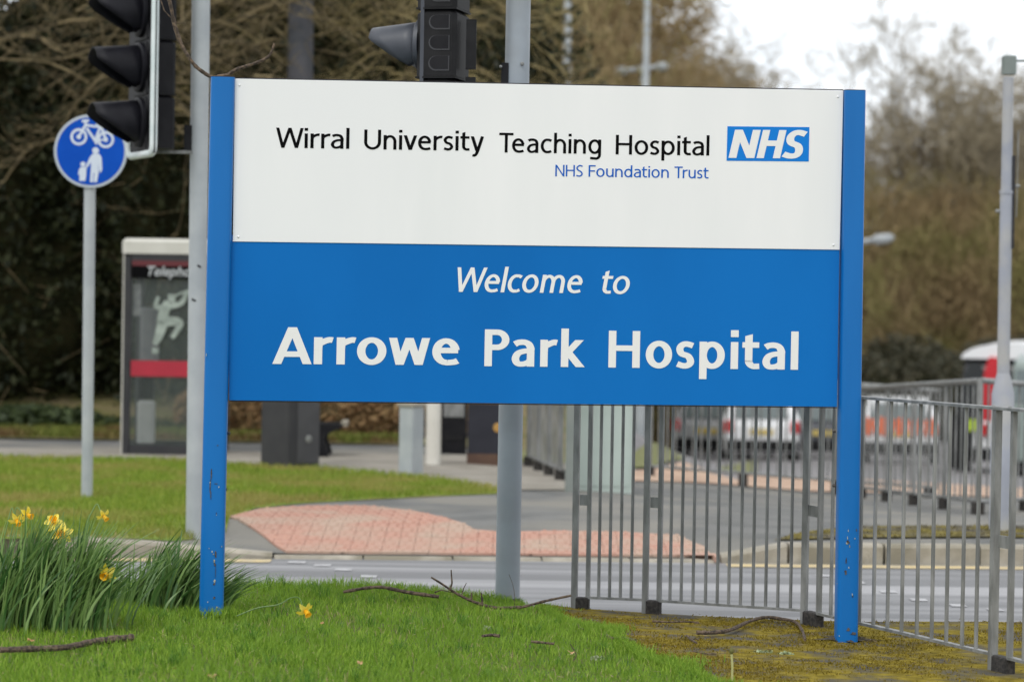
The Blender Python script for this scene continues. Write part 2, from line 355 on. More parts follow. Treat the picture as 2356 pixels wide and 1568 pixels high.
# painted lines
def quadmark(name, pts, z, mat, label=None):
    b = MB(); b.v = [(p[0], p[1], z) for p in pts]; b.f = [[0, 1, 2, 3]]
    o = b.build(name, mat); o['kind'] = 'structure'; return o
quadmark('yellow_line', [(-9, KY(-9)-.30), (-1.45, KY(-1.45)-.24), (-1.45, KY(-1.45)-.06), (-9, KY(-9)-.06)], -.114, YELLOW)
quadmark('yellow_line', [(1.35, KY(1.35)-.24), (9, KY(9)-.24), (9, KY(9)-.06), (1.35, KY(1.35)-.06)], -.114, YELLOW)
for u0, u1, v in ((661, 701, 1291), (721, 760, 1298), (769, 809, 1308), (828, 866, 1323.6), (880, 917, 1340), (2029, 2066, 1359), (2099, 2136, 1378), (2191, 2226, 1391), (2277, 2312, 1401), (1960, 1992, 1338), (1880, 1915, 1322)):
    a = GP(u0, v+3, -.114); b_ = GP(u1, v+3.6, -.114)
    quadmark('road_dash', [(a.x, a.y), (b_.x, b_.y), (b_.x, b_.y+.12), (a.x, a.y+.12)], -.114, WLINE)
# pink blister slabs, each one a piece
pink = XY([(530, 1191), (600, 1173), (720, 1166), (850, 1167), (950, 1178), (1030, 1196), (1090, 1221), (1140, 1226), (1300, 1226), (1420, 1228), (1560, 1237), (1620, 1262), (1655, 1291)]) + [(1.3, KY(1.3)+.13), (-1.38, KY(-1.38)+.13)] + XY([(640, 1262), (610, 1238), (575, 1214)])
cross = thing('tactile_crossing', (pink[0][0], pink[0][1], 0), 'pink blister slabs of the dropped crossing beyond the road', 'paving')
def clip(poly, ax, s, lim):
    out = []
    for i in range(len(poly)):
        p, q = poly[i-1], poly[i]; pi, qi = s*(p[ax]-lim) <= 0, s*(q[ax]-lim) <= 0
        if pi != qi: t = (lim-p[ax])/(q[ax]-p[ax]); out.append((p[0]+(q[0]-p[0])*t, p[1]+(q[1]-p[1])*t))
        if qi: out.append(q)
    return out
S = .2
for i in range(-12, 12):
    for j in range(0, 22):
        x0, y0 = i*S + (.5*S if j % 2 else 0), 16.1+j*S*.75
        c = pink
        for ax, s, lim in ((0, -1, x0+.0018), (0, 1, x0+S-.0018), (1, -1, y0+.0018), (1, 1, y0+S*.75-.0018)):
            if len(c) > 2: c = clip(c, ax, s, lim)
        if len(c) < 3: continue
        ar = abs(sum(c[k-1][0]*c[k][1]-c[k][0]*c[k-1][1] for k in range(len(c))))/2
        if ar < .0015: continue
        m = MB(); dz = .014+random.uniform(-.001, .001); n = len(c)
        m.add([(p[0], p[1], float(H(*p))+dz) for p in c]+[(p[0], p[1], float(H(*p))-.02) for p in c], [list(range(n))]+[[k, (k+1) % n, n+(k+1) % n, n+k] for k in range(n)])
        for a in range(3):
            for b2 in range(2):
                bx, by = x0+.035+.065*a, y0+.04+.07*b2
                if inpoly(np.array([bx]), np.array([by]), c)[0]:
                    z = float(H(bx, by))+dz-.001
                    m.add([(bx+.017*math.cos(q*PI/3), by+.017*math.sin(q*PI/3), z) for q in range(6)]+[(bx+.010*math.cos(q*PI/3), by+.010*math.sin(q*PI/3), z+.007) for q in range(6)], [[q, (q+1) % 6, 6+(q+1) % 6, 6+q] for q in range(6)]+[[6, 7, 8, 9, 10, 11]])
        m.build('slab', PINK, cross)

# ------------------------------------------------------------------ vegetation on the ground
nx, ny = scatter(lawn_poly, 420000)
keep = (ny > 9.2) & (np.abs(nx) < .215*ny+.1); nx = nx[keep]; ny = ny[keep]
n = len(nx); patch = .5+.5*np.sin(nx*3.1+1)*np.cos(ny*2.7)+.3*np.sin(nx*9+ny*7)
P = np.stack([nx, ny, HN(nx, ny)-.004], 1)
V, T = blades(P, rng.uniform(.020, .050, n)*(1+.4*patch), rng.uniform(.0022, .0042, n), rng.uniform(.1, .8, n))
tag(npmesh('grass', V, T, GRASSM), 'short bright green lawn grass in front of the hospital sign', 'grass', kind='stuff')
dx, dy = scatter(lawn_poly, 16000); k2 = (dy > 9.2) & (np.abs(dx) < .215*dy+.1); dx = dx[k2]; dy = dy[k2]
V, T = blades(np.stack([dx, dy, HN(dx, dy)], 1), rng.uniform(.02, .055, len(dx)), .003, rng.uniform(.3, .95, len(dx)))
tag(npmesh('dry_grass', V, T, DRYM), 'straw coloured dead blades scattered through the lawn', 'grass', kind='stuff')
gx, gy = scatter(left_verge, 90000)
V, T = blades(np.stack([gx, gy, H(gx, gy)+.01], 1), rng.uniform(.03, .07, len(gx)), .007, rng.uniform(.1, .8, len(gx)))
tag(npmesh('verge_grass', V, T, GRASSF), 'green verge grass round the grey pole and the blue disc sign', 'grass', kind='stuff')
mxx, myy = scatter(moss_poly, 260000); k2 = (myy > 9.2) & (mxx < .215*myy+.1)
mask = (np.sin(mxx*5.3+myy*2.1)+np.sin(mxx*2.2-myy*7.7)+.8*np.sin(mxx*13+myy*17)+rng.normal(0, .7, len(mxx))) > -.25
bare = np.exp(-((mxx-2.15)**2/.25+(myy-10.9)**2/.5)) + np.exp(-((mxx-1.0)**2/.12+(myy-9.6)**2/.15)); k2 &= mask & (bare < rng.uniform(.25, .9, len(mxx)))
mxx = mxx[k2]; myy = myy[k2]
V, T = blades(np.stack([mxx, myy, HN(mxx, myy)-.003], 1), rng.uniform(.006, .015, len(mxx)), rng.uniform(.004, .008, len(mxx)), rng.uniform(.1, .8, len(mxx)))
tag(npmesh('moss', V, T, MOSSB), 'yellow olive moss growing over the tarmac below the guardrail', 'moss', kind='stuff')
gx, gy = scatter(moss_strip, 2500)
V, T = blades(np.stack([gx, gy, H(gx, gy)+.01], 1), rng.uniform(.008, .02, len(gx)), .010, .6)
tag(npmesh('moss', V, T, MOSSD), 'band of moss behind the far pale kerb', 'moss', kind='stuff')

sg = np.array([p for p in split if p[1] > 9.0]); k = rng.integers(0, len(sg)-1, 9000); f = rng.uniform(0, 1, 9000)[:, None]; E = sg[k]*(1-f)+sg[k+1]*f
clus = rng.normal(0, 1, (60, 2)); ci = rng.integers(0, 60, 9000); E = E+np.abs(rng.normal(0, .07, (9000, 1)))*np.array([.8, .6])*(1+.6*np.sin(E[:, :1]*23))
V, T = blades(np.stack([E[:, 0], E[:, 1], HN(E[:, 0], E[:, 1])], 1), rng.uniform(.015, .05, 9000), rng.uniform(.0022, .004, 9000), rng.uniform(.1, .9, 9000))
tag(npmesh('edge_grass', V, T, GRASSM), 'ragged grass creeping from the lawn onto the mossy footway', 'grass', kind='stuff')
n = 700; a = rng.uniform(0, 2*PI, n); r_ = .045+np.abs(rng.normal(0, .05, n)); cx = GP(486, 1422, .08); P = np.stack([cx.x+r_*np.cos(a)*1.3, cx.y+.02+r_*np.sin(a), np.full(n, .075)], 1)
V, T = blades(P, rng.uniform(.03, .075, n), .004, rng.uniform(.1, .7, n)); tag(npmesh('long_grass', V, T, GRASSM), 'longer uncut grass round the foot of the left blue post', 'grass', kind='stuff')
wx_, wy_ = scatter(lawn_poly, 900); k2 = (wy_ > 9.3) & (np.abs(wx_) < .215*wy_); wx_ = wx_[k2]; wy_ = wy_[k2]; rep = 26; n = len(wx_)*rep
P = np.stack([np.repeat(wx_, rep)+rng.normal(0, .018, n), np.repeat(wy_, rep)+rng.normal(0, .018, n), np.zeros(n)], 1); P[:, 2] = HN(P[:, 0], P[:, 1])
V, T = blades(P, np.repeat(rng.uniform(.04, .085, len(wx_)), rep)*rng.uniform(.6, 1.1, n), .0035, rng.uniform(.1, .8, n)); tag(npmesh('grass_tufts', V, T, GRASST), 'taller darker tufts scattered through the lawn', 'grass', kind='stuff')
shade_pos = GP(1948, 1468, 0); m = MB(); m.v = [(shade_pos.x, shade_pos.y+.02, float(HN(shade_pos.x, shade_pos.y))+.02)]  # contact shadow at the right blue post, painted as a dark ground patch
for q in range(26): th = 2*PI*q/26; r2 = .075+.035*math.sin(q*2.3)+.02*math.sin(q*5.1); m.v.append((shade_pos.x+1.4*r2*math.cos(th), shade_pos.y+.02+r2*math.sin(th), float(HN(shade_pos.x, shade_pos.y))+.008))
m.f = [[0, 1+q, 1+(q+1) % 26] for q in range(26)]; m.build('contact_shadow_patch', M('painted_contact_shadow', (.035, .03, .02), (.09, .075, .05), 60, rough=1, bump=1), fix=False)['kind'] = 'structure'
# ------------------------------------------------------------------ the hospital sign
SL, SR = F/521, F/512
pl = AT(527, 700, SL); pr = AT(1925, 700, SR); ex = (pr-pl); ex.z = 0; ex.normalize(); nrm = Vector((ex.y, -ex.x, 0)).normalized()   # nrm points to the camera
def PH(u, v, off=0.):
    d = ray(u, v); o = pl+nrm*off; return CP + d*((o-CP).dot(nrm)/d.dot(nrm))
def PH4(U, V_, off=0.): return PH(U*.57520, V_*.57520, off)
sign = thing('hospital_sign', GP(1200, 1430, 0), 'big blue and white hospital welcome sign on two blue posts', 'sign')
def panel(name, mat, q, off, th):
    P = [PH(u, v, off) for u, v in q]; m = MB(); B = [p-nrm*th for p in P]
    m.add(P+B, [[0, 1, 2, 3], [7, 6, 5, 4]]+[[i, (i+1) % 4, 4+(i+1) % 4, 4+i] for i in range(4)])
    o = m.build(name, mat, sign); md = o.modifiers.new('bevel', 'BEVEL'); md.width = .0012; md.segments = 2; return o
blue_panel = panel('blue_panel', BLUE, [(526, 540), (1932, 560), (1926, 935.5), (527, 920.5)], .0, .03)
white_panel = panel('white_panel', WHITE, [(540.5, 181), (1940.5, 208.5), (1932, 574.5), (535.5, 555.5)], .004, .03)
m = MB(); a, b = PH(541, 179.6, -.002), PH(1940, 207, -.002); m.tube([a, b], .0025, 6); m.build('edge_trim', EDGE, sign)
m = MB(); a, b = PH(528, 921, -.015), PH(1925, 936.2, -.015); m.box((a+b)/2-Vector((0, 0, .002)), ((b-a).length, .02, .004), Matrix.Rotation(math.atan2((b-a).y, (b-a).x), 3, 'Z') @ Matrix.Rotation(-math.atan2((b-a).z, (b-a).length), 3, 'Y')); m.build('edge_trim', EDGE, sign)
for u, v in ((551, 196), (548.5, 544.5), (1928, 223), (1917.5, 563.5)):
    c = PH(u, v, .004); R = nrm.to_track_quat('Z', 'Y').to_matrix()
    m = MB().lathe([(.0055, 0), (.0052, .0015), (.0035, .003), (.001, .0036)], c, 12, R); m.build('rivet', WHITE, sign, smooth=True)
def sign_post(u0t, u1t, vt, u0b, u1b, vb, zb):
    t = (PH(u0t, vt)+PH(u1t, vt))/2; b_ = (PH(u0b, vb)+PH(u1b, vb))/2; ax = (b_-t).normalized(); b_ = b_+ax*.35
    w = (PH(u0t, vt)-PH(u1t, vt)).length/2; dpt = .05
    prof = []
    for k in range(28):
        th = 2*PI*k/28; c, s = math.cos(th), math.sin(th); e = .42
        prof.append((w*math.copysign(abs(c)**e, c), dpt*math.copysign(abs(s)**e, s)))
    m = MB(); m.prism(prof, b_-nrm*.012, ex, nrm, -ax, (t-b_).length); o = m.build('post', BLUEP, sign, smooth=True)
    m = MB(); pf = [(a*.985, b*.985) for a, b in prof]; m.prism(pf, t-nrm*.012, ex, nrm, -ax, .0035); cp = m.build('post_cap', EDGE, o)
    return o
lp = sign_post(485, 541, 178.5, 458, 513.5, 1420, 0); rp = sign_post(1941, 1990.5, 209.5, 1921, 1974, 1470, 0)
# chipped paint on the posts, small bolts on their sides
def chip(u, v, w, h, mat, post, seed):
    rr = random.Random(seed); c = PH(u, v, .0398); pts = []
    for k in range(9):
        a = 2*PI*k/9; q = rr.uniform(.45, 1.1); pts.append((w/620*q*math.cos(a)/2, h/560*q*math.sin(a)/2))
    m = MB(); m.prism(pts, c-nrm*.003, ex, (0, 0, 1), nrm, .0034); m.build('paint_chip', mat, post)
for k, (u, v, w, h, d) in enumerate(((486, 1090, 4, 40, 1), (483.5, 1118, 5, 38, 1), (483, 1109, 3, 5, 0), (497, 1112, 14, 2.5, 1), (503.5, 1119, 4, 6, 0), (485, 1140, 2.5, 26, 1), (500.5, 1024, 6, 3, 1), (498, 1180, 4, 6, 1), (498, 1184, 3, 3, 0),
        (488, 1268, 5, 7, 0), (491, 1274, 4, 5, 0), (481, 1261, 3, 3, 0), (510, 1256, 3, 5, 0), (496, 1276, 7, 22, 1), (493, 1290, 7, 9, 0), (494, 1297, 6, 10, 1), (494, 1336, 8, 12, 0), (493, 1343, 7, 7, 1), (493, 1374, 8, 9, 1), (492, 1374, 4, 4, 0), (499, 1396, 6, 4, 0), (478, 1384, 3, 4, 0), (480, 1402, 2, 20, 1), (496, 1316, 1.6, 40, 1))):
    chip(u, v, w, h, CHIPD if d else CHIPL, lp, k)
for k, (u, v, w, h, d) in enumerate(((1952, 1220, 3, 9, 0), (1950, 1236, 3, 10, 0), (1951, 1246, 9, 12, 1), (1949, 1249, 7, 6, 0), (1955, 1256, 3, 10, 0), (1971, 1219, 3, 9, 1), (1967, 1238, 3, 5, 0), (1946, 1315, 8, 15, 1), (1953, 1305, 4, 6, 0), (1947, 1290, 4, 18, 1), (1961, 1366, 3, 7, 0), (1962, 1371, 4, 8, 1), (1926, 1342, 2, 3, 0), (1952, 1448, 14, 12, 1), (1964, 1456, 18, 8, 1), (1931, 1462, 3, 4, 0))):
    chip(u, v, w, h, CHIPD if d else CHIPL, rp, 50+k)
chip(474.5, 816, 2.4, 12, CHIPL, lp, 98)
for u, v, s, p in ((526.5, 996, -1, lp), (518.5, 1125, -1, lp), (1919.5, 991, 1, rp), (1918.5, 1116, 1, rp)):
    c = PH(u, v, -.012); R = (ex*-s).to_track_quat('Z', 'Y').to_matrix(); m = MB().lathe([(.008, -.006), (.008, .003), (.0055, .006), (.002, .0075)], c, 10, R); m.build('bolt', CHIPD, p, smooth=True)

# ---- lettering: each glyph is drawn with strokes (cap height 1) and cut from thin vinyl
def arc(cx, cy, rx, ry, a0, a1, n=22):
    return [(cx+rx*math.cos(math.radians(a0+(a1-a0)*k/n)), cy+ry*math.sin(math.radians(a0+(a1-a0)*k/n))) for k in range(n+1)]
def spl(pts, n=9):
    P = [pts[0]]+list(pts)+[pts[-1]]; out = []
    for i in range(1, len(P)-2):
        a, b, c, d = P[i-1:i+3]
        for k in range(n):
            t = k/n; out.append(tuple(.5*(2*b[j]+(c[j]-a[j])*t+(2*a[j]-5*b[j]+4*c[j]-d[j])*t*t+(3*b[j]-a[j]-3*c[j]+d[j])*t**3) for j in (0, 1)))
    return out+[tuple(pts[-1])]
def strip(path, w, hw):
    # returns quads outlining a stroke of weight w (vertical strokes) and hw (horizontal strokes)
    q = []
    for i, p in enumerate(path):
        n_ = len(path); closed = n_ > 8 and math.hypot(path[0][0]-path[-1][0], path[0][1]-path[-1][1]) < 1e-6
        if closed: a = path[i-1 if i else n_-2]; b = path[i+1 if i < n_-1 else 1]
        else: a = path[max(i-1, 0)]; b = path[min(i+1, n_-1)]
        dx, dy = b[0]-a[0], b[1]-a[1]; l = math.hypot(dx, dy) or 1
        nx_, ny_ = -dy/l, dx/l; q.append(((p[0]+nx_*w/2, p[1]+ny_*hw/2), (p[0]-nx_*w/2, p[1]-ny_*hw/2)))
    return q
def glyph(ch, w, hw, k=1.):
    # k widens the letter with its weight; returns (strips, polys, advance width)
    X = .735; A = 1.045; S_ = []; Pq = []; e = w/2; g = hw/2
    def st(x, y0, y1): Pq.append([(x-e, y0), (x+e, y0), (x+e, y1), (x-e, y1)])
    def hb(x0, x1, y): Pq.append([(x0, y-g), (x1, y-g), (x1, y+g), (x0, y+g)])
    def dg(x0, y0, x1, y1, ww=1.08): Pq.append([(x0-e*ww, y0), (x0+e*ww, y0), (x1+e*ww, y1), (x1-e*ww, y1)])
    def pa(p, ww=1, hh=1): S_.append((p, w*ww, hw*hh))
    if ch == 'l': st(e, 0, A); W_ = w
    elif ch == 'i': st(e, 0, X); Pq.append([(-.004, .87), (w+.004, .87), (w+.004, .87+w*.98), (-.004, .87+w*.98)]); W_ = w
    elif ch == 'r': W_ = .36*k+w*.25; st(e, 0, X); pa(spl([(e, X-.34), (e+.015, X-.2), (e+.10, X-g-.055), (W_-.08, X-g+.006), (W_, X-g-.004)]))
    elif ch in 'nh': W_ = .585*k; st(e, 0, X if ch == 'n' else A); r = (W_-w)/2; pa([(e, X-.34)]+arc(e+r, X-g-.27, r, .27, 172, 0)+[(W_-e, 0)])
    elif ch == 'm': W_ = .93*k; st(e, 0, X); r = (W_-w)/4; [pa([(e+2*r*j, X-.32)]+arc(e+r+2*r*j, X-g-.25, r, .25, 172, 0)+[(e+2*r*(j+1), 0)]) for j in (0, 1)]
    elif ch == 'u': W_ = .58*k; st(W_-e, 0, X); r = (W_-w)/2; pa([(e, X)]+arc(e+r, g+.25-.01, r, .25, 180, 352))
    elif ch == 'a':
        W_ = .55*k; R_ = W_-e; st(R_, 0, .48)
        pa(spl([(.075, X-g-.055), (.16*k, X-g-.008), (.30*k, X-g), (R_-.055, X-g-.05), (R_, .50), (R_, .44)]), 1, 1)
        pa(spl([(R_, .445-g*.3), (.30*k, .44-g*.3), (.13*k+e*.25, .37-g*.2), (e, .215), (.09*k+e*.5, .07+g*.3), (.24*k, g-.01), (R_-.09, .07+g*.4), (R_, .17)]), 1, .92)
    elif ch == 'e': W_ = .60*k; r = (W_-w)/2; hb(e, W_-e*.4, .40); pa(arc(W_/2, X/2, r, (X-hw)/2, 8, 268)+spl([(W_/2+.03, g-.008), (W_-.13, g+.01), (W_-.045, g+.045)])); 
    elif ch == 'o': W_ = .64*k; pa(arc(W_/2, X/2, (W_-w)/2, (X-hw)/2+.01, 0, 360, 44))
    elif ch == 'c': W_ = .52*k; r = (.62*k-w)/2; pa(spl([(W_-.01, X-g-.045), (W_-.12, X-g+.002)])+arc(.31*k, X/2, r, (X-hw)/2+.008, 98, 262)+spl([(W_-.12, g-.002), (W_-.01, g+.045)]))
    elif ch == 's': W_ = .44*k; pa(spl([(W_-.035, X-g-.04), (.60*W_, X-g+.005), (.34*W_, X-g-.02), (e*.95, X-.2), (.30*W_, X*.5+.035), (.66*W_, X*.5-.035), (W_-e*.95, .19), (.68*W_, g+.02), (.42*W_, g-.005), (.03, g+.045)]), .95)
    elif ch == 't': W_ = .42*k; x = .13*k+e*.3; pa([(x, .90)]+[(x, .2)]+arc(x+.16, g+.16, .16, .16, 180, 262)+[(W_, g+.008)]); hb(0, W_-.01, X-g); Pq.append([(x-e, .80), (x+e, .80), (x+e, .955), (x-e, .90)])
    elif ch == 'v': W_ = .60*k; c = W_/2; dg(c-.0*w, 0, e, X); dg(c, 0, W_-e, X)
    elif ch == 'w': W_ = .90*k; [dg(a_, 0, b_, X, .97) for a_, b_, y_ in ((W_*.27, e, 1), (W_*.27, W_*.5, 1), (W_*.73, W_*.5, 1), (W_*.73, W_-e, 1))]
    elif ch == 'y': W_ = .60*k; dg(W_/2-.01, .0, e, X); pa([(W_-e, X), (W_/2+.03, .02)]+spl([(W_/2+.02, 0), (W_*.42, -.17), (W_*.28, -.235-.0), (.09, -.22)]), 1.02, 1)
    elif ch in 'gqd': 
        W_ = .62*k; r = (W_-w)/2; pa(arc(W_/2, X/2, r, (X-hw)/2+.006, 0, 360, 40)); 
        if ch == 'd': st(W_-e, 0, A)
        else: pa([(W_-e, X), (W_-e, -.02)]+arc(W_-e-.2, -.045, .2, .21-g*.2, 0, -78)+[(.1, -.215)])
    elif ch == 'p': W_ = .62*k; r = (W_-w)/2; st(e, -.285, X); pa(arc(W_/2, X/2, r, (X-hw)/2+.006, 0, 360, 40))
    elif ch == 'k': W_ = .58*k; st(e, 0, A); dg(W_-e*1.15, 0, e*1.9, .40, 1.2); dg(e*1.5, .36, W_-e*1.45, X, 1.15)
    elif ch == 'W': W_ = 1.20*k; [dg(a_, 0, b_, 1, .98) for a_, b_ in ((W_*.255, e), (W_*.255, W_*.5), (W_*.745, W_*.5), (W_*.745, W_-e))]
    elif ch == 'U': W_ = .76*k; r = (W_-w)/2; pa([(e, 1)]+arc(W_/2, g+.32-.012, r, .32, 180, 360)+[(W_-e, 1)])
    elif ch == 'T': W_ = .68*k; hb(0, W_, 1-g); st(W_/2, 0, 1-g*.1)
    elif ch == 'H': W_ = .76*k; st(e, 0, 1); st(W_-e, 0, 1); hb(w*.9, W_-w*.9, .53)
    elif ch == 'N': W_ = .77*k; st(e, 0, 1); st(W_-e, 0, 1); dg(W_-e, 0, e, 1, 1.0)
    elif ch == 'F': W_ = .53*k; st(e, 0, 1); hb(w*.9, W_, 1-g); hb(w*.9, W_-.04, .50)
    elif ch == 'P': W_ = .60*k; st(e, 0, 1); pa([(e, 1-g)]+[(W_-.30*k, 1-g)]+arc(W_-.30*k, .72, .30*k-e, .28-g, 90, -90)+[(e, .44+g)])
    elif ch == 'A': W_ = .84*k; dg(e, 0, W_/2, 1, 1.06); dg(W_-e, 0, W_/2, 1, 1.06); hb(W_*.22, W_*.78, .27)
    elif ch == 'S': W_ = .56*k; pa(spl([(W_-.03, 1-g-.05), (.62*W_, 1-g+.01), (.36*W_, 1-g-.02), (e, .745), (.30*W_, .56), (.68*W_, .44), (W_-e, .255), (.70*W_, g+.025), (.40*W_, g-.01), (.02, g+.055)]), .97)
    return S_, Pq, W_
SP = {'default': .115, ('r', 'a'): .03, ('r', 'o'): .03, ('r', 'r'): .07, ('W', 'i'): .045, ('W', 'e'): .0, ('T', 'e'): -.06, ('T', 'r'): .0, ('v', 'e'): .05, ('t', 'y'): .05, ('o', 'w'): .04, ('w', 'e'): .04, ('A', 'r'): .04, ('P', 'a'): .05, ('r', 'k'): .08, ('r', 's'): .06, ('t', 'a'): .06, ('i', 'v'): .07, ('i', 't'): .08, ('s', 't'): .07, ('s', 'i'): .10, ('a', 't'): .06, ('e', 'r'): .1, ('o', 's'): .08, ('s', 'p'): .1, ('l', 'c'): .08, ('t', 'i'): .09, ('c', 'o'): .06, ('F', 'o'): .06, ('t', 'o'): .04, ('e', 'l'): .09, ('r', 'u'): .08}
def word(txt, p0, p1, cap, mat, parent, w=.140, hw=.122, k=1., shear=0., off=.0052, track=1., name='lettering', capL=None):
    # p0, p1: baseline ends in photo pixels (4096 wide), cap: cap height in the same pixels
    sp = SP; geo = []; x = 0
    for i, ch in enumerate(txt):
        S_, Pq, W_ = glyph(ch, w, hw, k)
        geo.append((x, S_, Pq)); x += W_
        if i < len(txt)-1: x += sp.get((ch, txt[i+1]), sp['default'])*track
    total = x; O = PH4(*p0, off); B = PH4(*p1, off); bx = (B-O)
    up = PH4(p0[0], p0[1]-cap, off)-O; lean = .0187   # posts and letters lean with the frame of the photo
    up = PH4(p0[0]+cap*lean, p0[1]-cap, off)-O
    m = MB(); zi = 0
    def tr(px, py, z): return O + bx*((px)/total) + (up + bx*0)*py + ex*(shear*py*up.length) + nrm*z
    for gx_, S_, Pq in geo:
        for path, ww, hh in S_:
            q = strip(path, ww, hh); zi += 1; z = .00004*(zi % 5)
            vs = []
            for a_, b_ in q: vs += [tr(gx_+a_[0], a_[1], z), tr(gx_+b_[0], b_[1], z)]
            m.add(vs, [[2*i, 2*i+1, 2*i+3, 2*i+2] for i in range(len(q)-1)])
        for pq in Pq:
            zi += 1; z = .00004*(zi % 5)+.00002; m.add([tr(gx_+a_, b_, z) for a_, b_ in pq], [[0, 1, 2, 3]])
    return m.build(name, mat, parent, fix=False)
word('Wirral', (1103, 590.5), (1397, 595.5), 80, VBLACK, white_panel)
word('University', (1456, 597), (1935, 604), 79, VBLACK, white_panel)
word('Teaching', (1996, 609.5), (2404, 616), 78.5, VBLACK, white_panel)
word('Hospital', (2462.5, 617.5), (2837, 622.5), 78, VBLACK, white_panel)
word('NHS', (2221, 705), (2331, 706.5), 46, VBLUE2, white_panel, w=.125, hw=.11)
word('Foundation', (2354, 706.5), (2675, 711.5), 46, VBLUE2, white_panel, w=.125, hw=.11)
word('Trust', (2697, 712), (2834, 714), 46, VBLUE2, white_panel, w=.125, hw=.11)
word('Welcome', (1812, 1166.5), (2323, 1172), 98, VWHITE, blue_panel, w=.145, hw=.12, k=.98, shear=.17, off=.0015)
word('to', (2398, 1174), (2512, 1175.5), 97, VWHITE, blue_panel, w=.145, hw=.12, shear=.17, off=.0015)
word('Arrowe', (1090, 1454.5), (1838, 1459.8), 147, VWHITE, blue_panel, w=.192, hw=.150, k=1.05, track=1.3, off=.0015)
word('Park', (1937, 1463.5), (2338, 1467.5), 147, VWHITE, blue_panel, w=.192, hw=.150, k=1.05, track=1.3, off=.0015)
word('Hospital', (2433, 1468.8), (3192, 1478), 147, VWHITE, blue_panel, w=.192, hw=.150, k=1.05, track=1.3, off=.0015)
P = [PH4(*q, .0052) for q in ((2906.3, 643.1), (3234.9, 646.1), (3237.9, 508.8), (2909.9, 505.3))]
m = MB(); m.add(P+[p-nrm*.001 for p in P], [[0, 1, 2, 3]]+[[i, (i+1) % 4, 4+(i+1) % 4, 4+i] for i in range(4)]); logo = m.build('logo_patch', VBLUE, white_panel)
# logo letters, italic and heavy, drawn one by one to the measured widths
def logo_letter(ch, x0, x1, w, hw):
    S_, Pq, W_ = glyph(ch, w, hw, 1.0)
    O = PH4(x0, 631.5+(x0-2914)*.0085, .0062); B = PH4(x1, 631.5+(x1-2914)*.0085, .0062); up = PH4(x0+113*.0187, 631.5-113+(x0-2914)*.0085, .0062)-O; m = MB(); z = 0
    tr = lambda a, b, z: O+(B-O)*(a/W_)+up*b+ex*(.215*b*up.length)+nrm*z
    for path, ww, hh in S_:
        q = strip(path, ww, hh); vs = []; z += .0001
        for a_, b_ in q: vs += [tr(*a_, z), tr(*b_, z)]
        m.add(vs, [[2*i, 2*i+1, 2*i+3, 2*i+2] for i in range(len(q)-1)])
    for pq in Pq: z += .0001; m.add([tr(a_, b_, z) for a_, b_ in pq], [[0, 1, 2, 3]])
    m.build('logo_letter', VWHITE, white_panel, fix=False)
logo_letter('N', 2914, 3017, .235, .2); logo_letter('H', 3026, 3120, .235, .195); logo_letter('S', 3127, 3205, .23, .185)

# ------------------------------------------------------------------ pedestrian guardrails
def on_seg(a, b, u):
    lo, hi = -.3, 1.3
    for _ in range(40):
        mid = (lo+hi)/2; p = a.lerp(b, mid)
        if UP((p.x, p.y, .5))[0] < u: lo = mid
        else: hi = mid
    return a.lerp(b, lo)
G0, G1, G2, G3, G4 = GP(1325, 1398), GP(1488, 1405), GP(1854, 1430), GP(2289, 1535), GP(2420, 1568)
gr = thing('pedestrian_guardrail', G0, 'galvanised guardrail in focus right behind the blue sign post', 'railing')
gx6 = lambda z: (2000+z*.5102)*.5752
gx8 = lambda z: (2996+z*.467)*.5752
def vpost(p, w, d, z0, z1, name, mat=GALV, par=None, rot=0, shape='box'):
    m = MB(); R = Matrix.Rotation(rot, 3, 'Z'); m.box((p.x, p.y, (z0+z1)/2), (w, d, z1-z0), R); return m.build(name, mat, par)
for (a, b, posts, ups, bars) in (
    (G0, G1, [1325, 1488], [1356], [gx6(z) for z in (785, 870, 955, 1040)]),
    (G1, G2, [1854], [1520], [gx6(z) for z in (1345, 1432, 1525, 1623, 1715, 1805, 1898, 1995, 2095, 2190, 2290)]),
    (G2, G3, [2289], [1887.7], [gx8(z) for z in (715, 838, 960, 1080, 1200, 1322, 1452, 1580, 1705, 1840, 1960)]),
    (G3, G4, [], [2327.6], [2360, 2396])):
    d = (b-a).normalized(); rot = math.atan2(d.y, d.x); R = Matrix.Rotation(rot, 3, 'Z')
    for u in posts:
        p = on_seg(a, b, u); vpost(p, .028, .032, -.03, 1.075, 'post', par=gr, rot=rot)
    for u in ups:
        p = on_seg(a, b, u); vpost(p, .02, .022, .05, 1.075, 'upright', par=gr, rot=rot)
    for u in bars:
        p = on_seg(a, b, u); q = UP((p.x, p.y, 0)); m = MB()
        m.tube([(p.x, p.y, .052), (p.x, p.y, 1.076)], 0.0080 if a != G2 and a != G3 else .0088, 8); m.build('bar', GALV, gr, smooth=True)
    su = on_seg(a, b, ups[0]) if ups else a; mid = (su+b)/2; Ln = (b-su).length
    m = MB(); m.box((mid.x, mid.y, .055), (Ln, .03, .012), R); m.build('bottom_rail', GALV, gr)
    mid = (a+b)/2; Ln = (b-a).length; m = MB(); m.rbox((mid.x, mid.y, 1.083), (Ln+.02, .04, .014), R, .003); m.build('top_rail', GALV, gr)
    # connecting plate and rubber foot between post and upright
    pa_, pb_ = a, su; mid = (pa_+pb_)/2; Ln = max(.03, (pb_-pa_).length)
    m = MB(); m.box((mid.x, mid.y, .53), (Ln-.022, .008, .052), R); m.build('plate', GALV, gr)
    m = MB(); m.rbox((mid.x+.004, mid.y, .022), (Ln+.006, .05, .066), R, .006); m.build('foot', RUBBER, gr)
